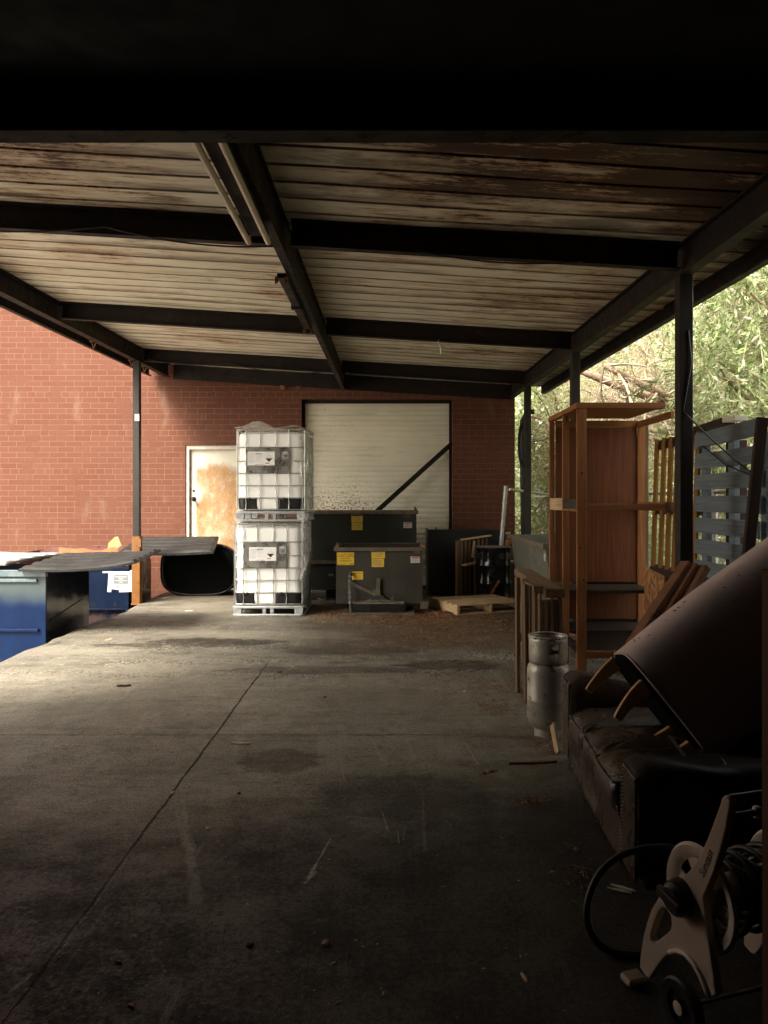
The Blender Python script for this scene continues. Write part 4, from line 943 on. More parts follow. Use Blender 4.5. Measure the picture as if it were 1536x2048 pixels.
def drum():
    t = thing('steel_drum', 'glossy black steel drum with a grey lid behind loose pallet', 'drum', (1.75, 12.33, 0))
    r = .288; pr = [(r - .02, .02), (r, .012), (r + .008, .0), (r + .008, .012), (r, .025)]
    for z in (.30, .59): pr += [(r, z - .03), (r + .012, z - .008), (r + .012, z + .008), (r, z + .03)]
    for k in range(5): z = .78 - .018 * (4 - k); pr += [(r, z - .004), (r + .004, z), (r, z + .004)]
    pr += [(r, .862), (r + .008, .872), (r + .008, .885)]
    MB().lathe([(0, .01), (r - .02, .01)] + pr, 48).build('body', M['drum'], t, world=False, smooth='angle')
    MB().lathe([(0, .872), (r - .015, .872), (r - .01, .889), (r + .010, .889), (r + .012, .878)], 48).build('lid', M['hopper_rim'], t, world=False, smooth='angle')
drum()
# odds and ends between drum and grey hopper
t = thing('scrap_boards', 'two short scrap boards wedged behind the black drum', 'boards', (2.1, 12.6, 0)); MB().bar((2.02, 12.7, .62), (2.22, 12.3, .60), .10, .03).build('board', M['pine_x'], t); MB().bar((2.05, 12.9, .92), (2.3, 12.75, .90), .12, .08).build('board', M['stud_x'], t); MB().bb((2.0, 12.8, 0), (2.3, 12.95, .62)).build('upright_board', M['dark_wood'], t)
m = MB(); m.bar((1.60, 12.02, .02), (1.80, 12.28 - .25, .36), .03, .03)
tag(m.build('metal_rod', M['rust'], bevel=.002), 'thin rusty rod leaning on the black drum above the pallet', 'rod')

# ================================================================== dumpsters in the dock pit
def ribbed_lid(owner, lab, corners, droop, mat, nr, rows, th=.022):
    """corners fl, fr, br, bl; long ridges run left-right with a few cross creases"""
    fl, fr, br, bl = [Vector(c) for c in corners]; m = MB(); nu, nv = rows * 14 + 1, nr * 12 + 1
    def fn(u, v):
        p = fl.lerp(fr, u).lerp(bl.lerp(br, u), v); p.z += droop(u, v)
        cu = (u * rows) % 1.0; cv = (v * nr) % 1.0; e = min(1, max(0, (cv - .08) / .10)) * min(1, max(0, (.70 - cv) / .16)); f_ = min(1, max(0, (cu - .02) / .05)) * min(1, (.98 - cu) / .10)
        if min(u, 1 - u) < .02 or min(v, 1 - v) < .03: return p
        p.z += .022 * e * (.8 + .2 * max(0, f_)) + .006 * math.sin(u * 9 + v * 5); return p
    m.grid(fn, nu, nv)
    t = m.build('lid', mat, owner, solid=.006, smooth='angle'); t['label'] = lab
    e = MB()
    def edge(u0, v0, u1, v1):
        P = []
        for k in range(13): s_ = k / 12; u = u0 + (u1 - u0) * s_; v = v0 + (v1 - v0) * s_; p = fl.lerp(fr, u).lerp(bl.lerp(br, u), v); p.z += droop(u, v) - th * .6; P.append(p)
        for k in range(12): e.bar(P[k], P[k + 1], .020, th * 1.2)
    edge(0, 0, 1, 0); edge(1, 0, 1, 1); edge(0, 0, 0, 1); e.build('edge_lip', M['blackplastic'] if mat is not M['lid_grey'] else mat, t)
    return t
def dumpsters():
    # 1: near one, blue front with painted sky sheen
    XR_, Yf, Yb, ZT, ZB = -4.14, 9.1, 10.42, .80, -1.3
    t = thing('dumpster', 'near blue dumpster with painted sky sheen on its front below the dock edge', 'dumpster', (-5, Yf, ZB), 0, 'blue steel dumpsters')
    x0 = -6.2
    MB().bb((x0, Yf, ZB + .15), (XR_, Yf + .02, ZT - .08)).build('front_panel', M['blue_sky_sheen'], t)
    MB().bb((XR_ - .02, Yf + .021, ZB + .15), (XR_, Yb, ZT - .03)).build('side_panel', M['bin_side'], t)
    MB().bb((x0, Yf + .021, ZB + .15), (x0 + .02, Yb, ZT - .03)).bb((x0 + .021, Yb - .02, ZB + .15), (XR_ - .021, Yb, ZT - .03)).bb((x0 + .021, Yf + .021, ZB + .16), (XR_ - .021, Yb - .021, ZB + .18)).build('body', M['blue_deep'], t)
    MB().bb((x0 - .02, Yf - .025, ZT - .08), (XR_ + .012, Yf + .03, ZT)).build('rim', M['trim_blue'], t, bevel=.005)
    MB().bb((x0 - .02, Yf - .03, ZT - .145), (XR_ - .10, Yf - .002, ZT - .105)).build('lift_rail', M['trim_blue'], t, bevel=.005)
    MB().bb((x0 - .02, Yf - .035, .055), (XR_ - .08, Yf - .002, .09)).build('rib_rail', M['blue_sky_sheen'], t, bevel=.005)
    MB().bb((XR_ - .045, Yf - .012, ZB + .15), (XR_ + .002, Yf - .001, ZT - .082)).build('corner_strip', M['blue_sky_sheen'], t)
    m = MB(); m.bar((XR_ + .006, Yf + .12, .16), (XR_ + .006, Yb - .02, .32), .012, .03); m.build('side_rib', M['bin_side'], t)
    q = MB()
    # lids
    ribbed_lid(t, 'pale grey sun bleached lid', [(-6.3, 9.05, .88), (-4.70, 9.25, .87), (-4.42, 10.35, .90), (-6.3, 10.35, .93)], lambda u, v: .05 * math.sin(v * math.pi) * (1 - .5 * u), M['lid_grey'], 5, 3)
    ribbed_lid(t, 'black ribbed lid jutting out over the dock', [(-4.42, 9.0, .82), (-3.03, 9.02, .86), (-3.12, 10.3, .93), (-4.44, 10.35, .90)], lambda u, v: -.022 * math.sin(min(1, u * 1.25) * math.pi) * (1 - v * .6) + .02 * v + (.05 * max(0, u - .8) / .2) * (1 - .6 * v), M['lid'], 5, 6)
    # 2: behind, with the cardboard sign
    Yf, Yb, ZT = 11.95, 13.1, .52; XR_ = -4.12; x0 = -5.9
    t = d2 = thing('dumpster', 'deep blue dumpster bearing the CARDBOARD ONLY sign behind yellow post', 'dumpster', (-5, Yf, ZB), 0, 'blue steel dumpsters')
    MB().bb((x0, Yf, -.08), (XR_, Yf + .02, ZT)).bb((x0, Yf + .03, ZB + .15), (XR_, Yf + .05, -.10)).build('front_panel', M['blue_deep'], t)
    MB().bb((x0 - .01, Yf - .03, -.10), (XR_ + .01, Yf + .029, -.082)).build('ledge', M['blue_deep'], t)
    MB().bb((XR_ - .02, Yf + .052, ZB + .15), (XR_, Yb, .62)).bb((x0, Yf + .052, ZB + .15), (x0 + .02, Yb, .8)).bb((x0 + .021, Yb - .02, ZB + .15), (XR_ - .021, Yb, .8)).build('side_panel', M['bin_side'], t)
    MB().bb((x0 + .03, Yb - .05, .5), (XR_ - .03, Yb - .021, .82)).bb((x0 + .9, Yf + .3, .3), (x0 + .92, Yb - .06, .84)).build('inner_wall', M['maroon'], t)
    MB().bb((x0 - .01, Yf - .01, ZT + .001), (XR_ + .01, Yf + .05, ZT + .06)).build('rim', M['blue_deep'], t)
    # sign taped to the front
    g = lambda x, y: at(x, y, Yf)
    def rect(nm, a, b, mat, par, dy, rot=0):
        p, q = g(*a), g(*b); c = (p + q) / 2; return MB().box((c.x, Yf - dy, c.z), (abs(q.x - p.x), .0016, abs(p.z - q.z)), Matrix.Rotation(R(rot), 3, 'Y')).build(nm, mat, par)
    s = thing('paper_sign', 'paper CARDBOARD ONLY sign fixed with silver tape on dumpster', 'sign', tuple(g(242, 1160) + Vector((0, -.004, 0))))
    pg = rect('sheet', (224, 1143), (261, 1172), M['paper'], s, .004)
    bx = rect('panel', (228, 1149), (256.5, 1168), M['ink_grey'], s, .006)
    for sss, y, sz in (('CARDBOARD', 1154.6, .030), ('ONLY', 1158.6, .030), ('PLEASE BREAKDOWN', 1162, .0185), ('BOXES', 1165.4, .020)): p = g(242.4, y); text(sss, sz, (p.x, Yf - .0075, p.z), (1, 0, 0), (0, 0, 1), M['ink_white'], bx)
    for a, b, rr in (((205, 1141), (226, 1146), 0), ((216, 1146), (224, 1184), 4), ((238, 1172), (268, 1184), -3), ((261, 1140), (267.5, 1180), -2), ((224, 1173), (240, 1179), 6)): rect('tape_strip', a, b, M['tape'], s, .0025 + .0007 * abs(rr), rr)
    # cardboard inside
    t = thing('cardboard_sheets', 'flattened brown cardboard piled inside the deep blue dumpster', 'cardboard', (-4.9, 12.2, .8))
    rn = random.Random(2); pts = [(118, 1108), (118, 1095), (150, 1098), (166, 1096), (190, 1101), (205, 1100), (228, 1093), (236, 1097), (236, 1110)]
    m = MB(); m.prism([(at(x, y, 12.25).x, at(x, y, 12.25).z) for x, y in pts], (0, 12.25, 0), (1, 0, 0), (0, 0, 1), .006); m.build('sheet', M['card'], t)
    m = MB(); m.prism([(at(x, y + 1, 12.5).x, at(x, y + 1, 12.5).z) for x, y in [(80, 1110), (80, 1101), (105, 1093), (150, 1094), (225, 1094), (236, 1110)]], (0, 12.5, 0), (1, 0, 0), (0, 0, 1), .006); m.build('sheet', M['maroon'], t)
    m = MB(); m.prism([(at(x, y, 12.4).x, at(x, y, 12.4).z) for x, y in [(215, 1100), (217, 1086), (230, 1074), (236, 1073), (243, 1091), (236, 1096)]], (0, 12.4, 0), (1, 0, 0), (0, 0, 1), .006); part(m.build('flap', M['card_pale'], t), 'pale cardboard flap pointing upward')
    ribbed_lid(d2, 'black ribbed lid swung open toward the rusted door', [(-4.40, 12.35, .80), (-2.86, 12.35, .775), (-3.00, 13.35, 1.0), (-4.42, 13.40, .985)], lambda u, v: -.03 * math.sin(u * math.pi) * (1 - v) + .03 * u * (1 - v), M['lid'], 5, 5, .03)
dumpsters()
def tub():
    t = thing('plastic_tub', 'big round black plastic tub lying on its side under the lid', 'tub', (-3.22, 13.0, 0))
    def ring(y, w, h, n=40, z0=.02):
        P = []
        for k in range(n):
            a = 2 * math.pi * k / n; e = .62; cx = math.copysign(abs(math.cos(a)) ** e, math.cos(a)); cz = math.copysign(abs(math.sin(a)) ** e, math.sin(a)); P.append(Vector((-3.25 + cx * w, y, z0 + h + cz * h)))
        return P
    m = MB(); rs = [ring(12.92, .63, .43, z0=.02), ring(13.35, .60, .41, z0=.03), ring(13.70, .52, .36, z0=.05), ring(13.74, .40, .28, z0=.12)]
    MB().add(ring(12.955, .60, .40, z0=.045), [tuple(range(40))]).build('base_panel', M['underside'], t)
    n = 40; m.v = [q for r_ in rs for q in r_]
    for i in range(3):
        for k in range(n): m.f.append((i * n + k, i * n + (k + 1) % n, (i + 1) * n + (k + 1) % n, (i + 1) * n + k))
    m.f.append(tuple(range(3 * n, 4 * n))); m.build('shell', M['blackplastic'], t, solid=.012, smooth='angle')
    MB().tube(ring(12.92, .645, .443, z0=.007), .012, 8, closed=True).build('rim', M['underside'], t, smooth=True)
    MB().tube(ring(13.15, .635, .437, z0=.014), .008, 6, closed=True).build('hoop', M['blackplastic'], t, smooth=True)
tub()
t = thing('grey_cabinet', 'narrow dark cabinet half hidden behind the tote stack', 'cabinet', (-2.5, 13.2, 0))
MB().bb((-2.62, 13.1, .0), (-2.25, 13.6, .86)).build('body', M['black_steel'], t); MB().bb((-2.64, 13.08, .862), (-2.23, 13.6, .95)).build('lid', M['hopper_rim'], t, bevel=.006)
# ================================================================== right-hand side: wooden rack
def rack():
    X0, X1, Y0, Y1, ZT = 1.775, 2.74, 7.0, 8.22, 2.565
    t = thing('wooden_rack', 'tall rack of orange studs with a red brown plywood back', 'rack', (2.25, 7.6, 0))
    def p(nm, a, b, ax, mat='stud', lab=None):
        o = MB().bb(a, b).build(nm, M[mat + '_' + ax] if mat in ('stud', 'pine', 'old') else M[mat], t, bevel=.003)
        if lab: part(o, lab)
        return o
    w = .089; e = .038
    p('post', (X0, Y0, 0), (X0 + w, Y0 + e, ZT - .06), 'z'); p('post', (X0, 7.57, 0), (X0 + .065, 7.57 + e, ZT - .06), 'z'); p('post', (X0, Y1 - e, 0), (X0 + .055, Y1, ZT - .06), 'z')
    p('post', (X1 - .02, Y1 - .10, 0), (X1 + .055, Y1 - .06, ZT - .06), 'z'); p('post', (X1 + .058, Y1 - .02, 0), (X1 + .12, Y1 + .02, ZT - .08), 'z', 'old')
    # top frame
    p('top_board', (X0 - .01, Y0 - .005, ZT - .058), (2.60, Y0 + .11, ZT - .005), 'x'); p('top_rail', (X0 - .004, Y0 + .112, ZT - .058), (X0 + .06, Y1 + .01, ZT - .008), 'y')
    p('top_rail', (X0 + .062, Y1 - .05, ZT - .12), (X1, Y1 - .012, ZT - .05), 'x'); p('top_panel', (X0 + .062, Y0 + .112, ZT - .03), (X1 - .1, Y1 - .052, ZT - .018), 'x')
    p('top_rail', (X1 - .02, 7.2, ZT - .125), (X1 + .02, Y1 - .105, ZT - .062), 'y')
    # middle rails
    zz = 1.66
    p('side_rail', (X0 + .004, Y0 + e + .001, zz - .09), (X0 + .035, 7.568, zz), 'y', 'black_steel', 'black painted piece of side rail'); p('side_rail', (X0 + .002, Y0 + e + .001, zz - .118), (X0 + .037, 7.568, zz - .092), 'y')
    p('side_rail', (X0 + .002, 7.57 + e + .001, zz - .115), (X0 + .03, Y1 - e - .001, zz + .01), 'y', 'pine')
    p('front_rail', (X0 + w + .001, Y0 + .002, zz - .105), (2.60, Y0 + .036, zz - .045), 'x'); p('side_rail', (X1 - .04, 7.03, zz - .12), (X1 - .0, Y1 - .105, zz - .03), 'y')
    p('corner_block', (2.602, Y0 + .0, zz - .13), (2.66, Y0 + .06, zz - .03), 'x', 'old')
    # plywood back and divider
    MB().bb((X0 + .058, Y1 - .062, .76), (X1 - .022, Y1 - .052, ZT - .125)).build('back_panel', M['ply'], t)
    MB().bb((X0 + .058, Y1 - .075, .36), (X1 - .022, Y1 - .065, .70)).build('lower_panel', M['ply'], t)
    p('shelf', (X0 + .04, 7.62, .70), (X1 - .022, Y1 - .053, .735), 'x', 'dark_wood'); p('bottom_shelf', (X0 + .04, 7.62, .30), (X1 - .022, Y1 - .053, .325), 'x', 'dark_wood')
    p('front_rail', (X0 + w + .001, Y0 + .002, .17), (2.60, Y0 + .036, .235), 'x'); p('side_rail', (X0 + .002, Y0 + e + .001, .22), (X0 + .035, 7.568, .30), 'y', 'black_steel', 'black lower side rail')
    p('side_rail', (X0 + .002, 7.57 + e + .001, .25), (X0 + .03, Y1 - e - .001, .42), 'y')
    MB().bb((X0 + .30, Y1 + .024, 0), (X1 + .05, Y1 + .034, ZT - .2)).build('rear_board', M['dark_wood'], t)
    for (x, z) in ((X0 + .03, 1.2), (X0 + .045, 1.9), (X0 + .06, .9)): MB().lathe([(0, 0), (.011, .001), (0, .002)], 8, (x, Y0 - .0, z), Matrix.Rotation(R(90), 3, 'X')).build('nail_head', M['ink'], t)
rack()

# pallets on edge beside the gas bottle
def edge_pallets():
    t = thing('wooden_pallet', 'weathered pallet stood on edge left of the gas cylinder', 'pallet', (1.15, 6.5, 0), 0, 'wooden pallets')
    rn = random.Random(4)
    for i, (x, y0, y1, zt) in enumerate(((1.115, 6.42, 6.46, .98), (1.165, 6.10, 6.14, .985), (1.20, 6.02, 6.06, .93))):
        pass
    spec = [(1.125, 6.45, .028, .985), (1.135, 6.14, .020, .965), (1.165, 6.12, .020, .95), (1.20, 6.05, .026, .93)]
    for x, y, wd, zt in spec:
        m = MB(); m.bar((x, y, 0), (x + rn.uniform(-.006, .006), y + .01, zt), wd, .09, up=(0, 1, 0)); m.build('slat', M['old_z'], t, bevel=.002)
    for y in ():
        m = MB(); m.bb((1.14, y, 0), (1.165, y + .09, .93)); m.build('slat', M['old_z'], t, bevel=.002)
    for z in (.05, .46, .93): m = MB(); m.bb((1.212 if z < .9 else 1.175, 6.0, z - .03), (1.25, 6.6, z + .03)); m.build('stringer', M['old_y'], t, bevel=.002)
    m = MB(); m.bb((1.12, 6.46, .43), (1.16, 6.5, .50)); m.build('spacer_block', M['pine_x'], t)
    t = thing('wooden_pallet', 'darker slatted pallet leaning under the grey hopper with a thick top rail', 'pallet', (1.42, 7.0, 0), 0, 'wooden pallets')
    m = MB(); m.bar((1.46, 8.1, .875), (1.415, 6.30, .865), .17, .075); m.build('top_rail', M['old_y'], t, bevel=.004)
    xs = [(1.30, 6.36), (1.335, 6.36), (1.365, 6.37), (1.395, 6.36), (1.43, 6.38), (1.465, 6.37)]
    for i, (x, y) in enumerate(xs):
        m = MB(); m.bar((x + (.0 if i < 4 else .02), y + .02, 0), (x, y, .80 if i < 5 else .82), .024 + .006 * (i % 3), .07, up=(0, 1, 0)); m.build('slat', M['old_z'], t, bevel=.002)
    for i in range(5):
        m = MB(); y = 6.75 + i * .28; m.bb((1.37, y, 0), (1.395, y + .1, .825)); m.build('slat', M['old_z'], t, bevel=.002)
    m = MB(); m.bb((1.40, 6.45, .38), (1.44, 8.0, .46)); m.build('stringer', M['old_y'], t)
    m = MB(); m.bb((1.40, 6.45, .02), (1.44, 8.0, .09)); m.build('stringer', M['old_y'], t)
edge_pallets()

# wall of upright pallets along the right
def right_pallets():
    # yellow
    t = thing('wooden_pallet', 'yellow painted pallet standing upright behind the nearest right post', 'pallet', (2.74, 7.0, .86), 0, 'wooden pallets')
    ys = [7.62, 7.42, 7.24, 7.07, 6.91, 6.76, 6.61]
    for i, y in enumerate(ys):
        m = MB(); lean = -.09; m.bar((2.72, y + .05, .88), (2.72, y + lean + .02, 2.26 + .02 * math.sin(i * 3)), .085, .022, up=(1, 0, 0)); m.build('slat', M['yel_wood'], t, bevel=.002)
    m = MB(); m.bar((2.75, 7.65, .95), (2.75, 6.55, .95), .09, .035, up=(1, 0, 0)); m.bar((2.75, 7.6, 2.2), (2.75, 6.5, 2.22), .09, .035, up=(1, 0, 0)); m.bar((2.75, 7.6, 1.55), (2.75, 6.5, 1.56), .09, .035, up=(1, 0, 0)); m.build('stringer', M['dark_wood'], t)
    m = MB(); m.bb((2.775, 6.55, .9), (2.785, 7.55, 2.15)); 
    # blue-grey
    t = thing('wooden_pallet', 'blue grey painted pallet of wide horizontal boards standing upright', 'pallet', (2.72, 6.0, 1.02), 0, 'wooden pallets')
    rn = random.Random(6); Y0, Y1 = 5.42, 6.56; zt = 2.235; n = 7; bw = .130; st = (1.235 - bw) / (n - 1)
    for i in range(n):
        z = zt - bw / 2 - i * st; m = MB(); m.bar((2.70, Y1 + rn.uniform(-.01, .01), z - .012 * (i == 0)), (2.70 - .01, Y0, z + .008 * (i == 0) + rn.uniform(-.006, .006)), .020, bw * rn.uniform(.95, 1.05)); m.build('board', M['blue_wood'], t, bevel=.003)
    for y in (Y0 + .03, (Y0 + Y1) / 2 - .03, Y1 - .08):
        m = MB(); m.bar((2.765, y, .98), (2.755, y, 2.14), .10, .045, up=(1, 0, 0)); m.build('stringer', M['blue_wood'], t, bevel=.003)
    t = thing('dark_board', 'rust brown plank lying over the top of the blue grey pallet', 'board', (2.8, 6.1, 2.24))
    m = MB(); m.bar((2.80, 7.1, 2.265), (2.80, 6.16, 2.30), .12, .05); m.build('plank', M['dark_wood'], t, bevel=.003)
    m = MB(); m.bar((2.80, 6.155, 2.305), (2.80, 5.93, 2.30), .10, .04); m.build('plank_end', M['taupe_pale'], t, bevel=.003)
    t = thing('timber_post', 'dark upright timber visible through gaps of the blue grey pallet', 'post', (2.9, 6.35, 0))
    MB().bb((2.90, 6.25, -.05), (3.0, 6.42, 2.15)).build('timber', M['dark_wood'], t)
    t = thing('plank', 'tall dark brown plank leaning at the right end of the blue grey pallet', 'plank', (2.62, 5.28, 0))
    m = MB(); m.bar((2.40, 5.26, 0), (2.643, 5.28, 2.23), .075, .04, up=(0, 1, 0)); m.build('board', M['dark_wood'], t, bevel=.003)
    # lower pallets and clutter that carry them
    t = thing('wooden_pallet', 'dark lower pallet that carries the blue grey one', 'pallet', (2.78, 6.0, 0), 0, 'wooden pallets')
    m = MB(); m.bb((2.68, 5.42, 0), (2.84, 6.56, .085)); m.bb((2.68, 5.42, .88), (2.84, 7.65, .975)); m.build('rail', M['dark_wood'], t)
    m = MB()
    for i in range(8): y = 5.44 + i * .29; m.bb((2.70, y, .087), (2.82, y + .12, .878))
    m.build('slats', M['dark_wood'], t)
    t = thing('chipboard_offcut', 'orange chipboard offcut standing right of the tall rack', 'board', (2.33, 6.45, 0))
    a = at(1290, 1133, 6.5); b_ = at(1330, 1153, 6.3); m = MB(); m.add([(a.x, a.y, a.z), (b_.x, b_.y, b_.z), (b_.x, b_.y, .25), (a.x, a.y, .25)], [(0, 1, 2, 3)])
    m.build('sheet', M['osb'], t, solid=.014); MB().bb((b_.x + .02, b_.y + .02, 0), (b_.x + .12, b_.y + .12, .98)).build('stub', M['dark_wood'], t); MB().bb((a.x, a.y + .05, 0), (b_.x + .019, a.y + .15, .3)).build('foot_block', M['dark_wood'], t)
    # three boards leaning behind the armchair
    t = thing('leaning_boards', 'bundle of orange brown boards leaning diagonally behind the armchair', 'boards', (2.0, 5.3, 0))
    for k, (dx, dz, y) in enumerate(((0, 0, 5.34), (.075, -.01, 5.30), (.155, -.03, 5.26))):
        top = at(1374 + k * 17, 1126 + k * 4, y + .1); bot = at(1262 + k * 24, 1292 + k * 10, y - .15)
        d = (bot - top).normalized(); L = (top.z - .02) / -d.z if d.z < 0 else 1; e = top + d * L * .98
        m = MB()
        e = bot; m.bar(top, e, .05, .085 - .02 * (k == 1), up=(.3, -.95, 0)); m.build('board', M['lean'], t, bevel=.002)
    # ties
    w = MB(); A = at(1366, 822, 5.76); B = at(1490, 950, 5.43); B.x = 2.66; P = [A.lerp(B, k / 14) + Vector((0, 0, -.02 * math.sin(k / 14 * math.pi))) for k in range(15)]
    w.tube([Vector((2.31, 5.75, 2.95)), Vector((2.33, 5.74, 2.70))] + P, .007, 5); tag(w.build('rope', M['rubber']), 'dark rope running from the post down across the blue grey pallet', 'rope')
    w = MB(); A = Vector((2.66, 6.3, 2.10)); B = Vector((2.655, 5.47, 1.83)); w.tube([A + Vector((0, .1, .0)), A, A.lerp(B, .5) + Vector((0, 0, -.04)), B], .006, 5); tag(w.build('rope', M['rubber']), 'second thin rope knotted on the blue grey pallet boards', 'rope')
M['brown_dark'] = mat_wood('dark_red_brown_timber', (.07, .028, .014), (.10, .042, .020), 2)
M['lean'] = mat_mottle('brown_board_faces', (0.1615, 0.0680, 0.0255), (0.2210, 0.1020, 0.0425), 3, .8, c=(.10, .04, .02), cth=.57)
right_pallets()

# coil of cable on the far right post
def coil():
    m = MB(); c = Vector((2.22, 12.2, 2.60)); rn = random.Random(5)
    for k in range(6):
        rx_, rz_ = .05 + .02 * rn.random(), .30 + .05 * rn.random(); P = [c + Vector((-.03 + rx_ * math.cos(a) + .008 * k, -.02 + .01 * k, -.05 + rz_ * math.sin(a))) for a in [2 * math.pi * q / 24 for q in range(24)]]
        m.tube(P, .008, 5, closed=True)
    tag(m.build('cable_coil', M['rubber'], smooth=True), 'coil of black cable hung on the farthest right post', 'cable')
    m = MB(); P = []
    for k in range(30): s = k / 29; P.append(Vector((2.34 + .38 * math.sin(s * math.pi) ** .7 * (1 - .25 * s), 12.2, 3.45 - .85 * s - .25 * math.sin(s * math.pi))))
    m.tube(P, .006, 5); tag(m.build('hanging_cable', M['rubber'], smooth=True), 'loop of black cable hanging from the farthest right post', 'cable')
coil()

# ================================================================== gas cylinder
def gas():
    t = thing('gas_cylinder', 'tall dull aluminium gas cylinder with open collar beside the sofa', 'gas cylinder', (1.132, 5.27, 0), R(-14))
    pr = [(0, .055), (.10, .055), (.135, .085), (.146, .13), (.147, .25), (.1485, .255), (.1485, .262), (.147, .267), (.147, .45), (.142, .485), (.120, .515), (.09, .535), (0, .545)]
    MB().lathe(pr, 48).build('body', M['gas'], t, world=False, smooth='angle')
    MB().lathe([(.092, 0.0), (.096, 0.0), (.098, .06), (.094, .062)], 40).build('foot_ring', M['gas'], t, world=False, smooth='angle')
    # collar with a window
    n = 64; m = MB(); z = [.495, .535, .585, .60, .655, .67, .695]; Rr = [.120, .130, .131, .131, .131, .131, .131]; vs = []
    for i, zz in enumerate(z):
        for k in range(n): a = 2 * math.pi * k / n; vs.append((Rr[i] * math.cos(a), Rr[i] * math.sin(a), zz))
    fs = []
    for i in range(len(z) - 1):
        for k in range(n):
            ang = (k + .5) / n * 360
            if i in (2, 3) and 276 < ang < 301: continue
            if i in (2, 3) and (100 < ang < 150): continue
            fs.append((i * n + k, i * n + (k + 1) % n, (i + 1) * n + (k + 1) % n, (i + 1) * n + k))
    m.add(vs, fs); c = m.build('collar', M['gas'], t, world=False, smooth='angle', solid=.006)
    MB().tube([(.131 * math.cos(a), .131 * math.sin(a), .697) for a in [2 * math.pi * k / 40 for k in range(40)]], .0075, 8, closed=True).build('collar_rim', M['gas'], c, world=False, smooth=True)
    v = MB(); v.lathe([(0, .54), (.02, .54), (.02, .60), (.012, .61), (.012, .63), (.03, .632), (.03, .645), (0, .646)], 16, (.02, -.03, 0)); v.box((.05, -.05, .595), (.06, .02, .02)); v.build('valve', M['dull_metal'], t, world=False, smooth='angle')
gas()

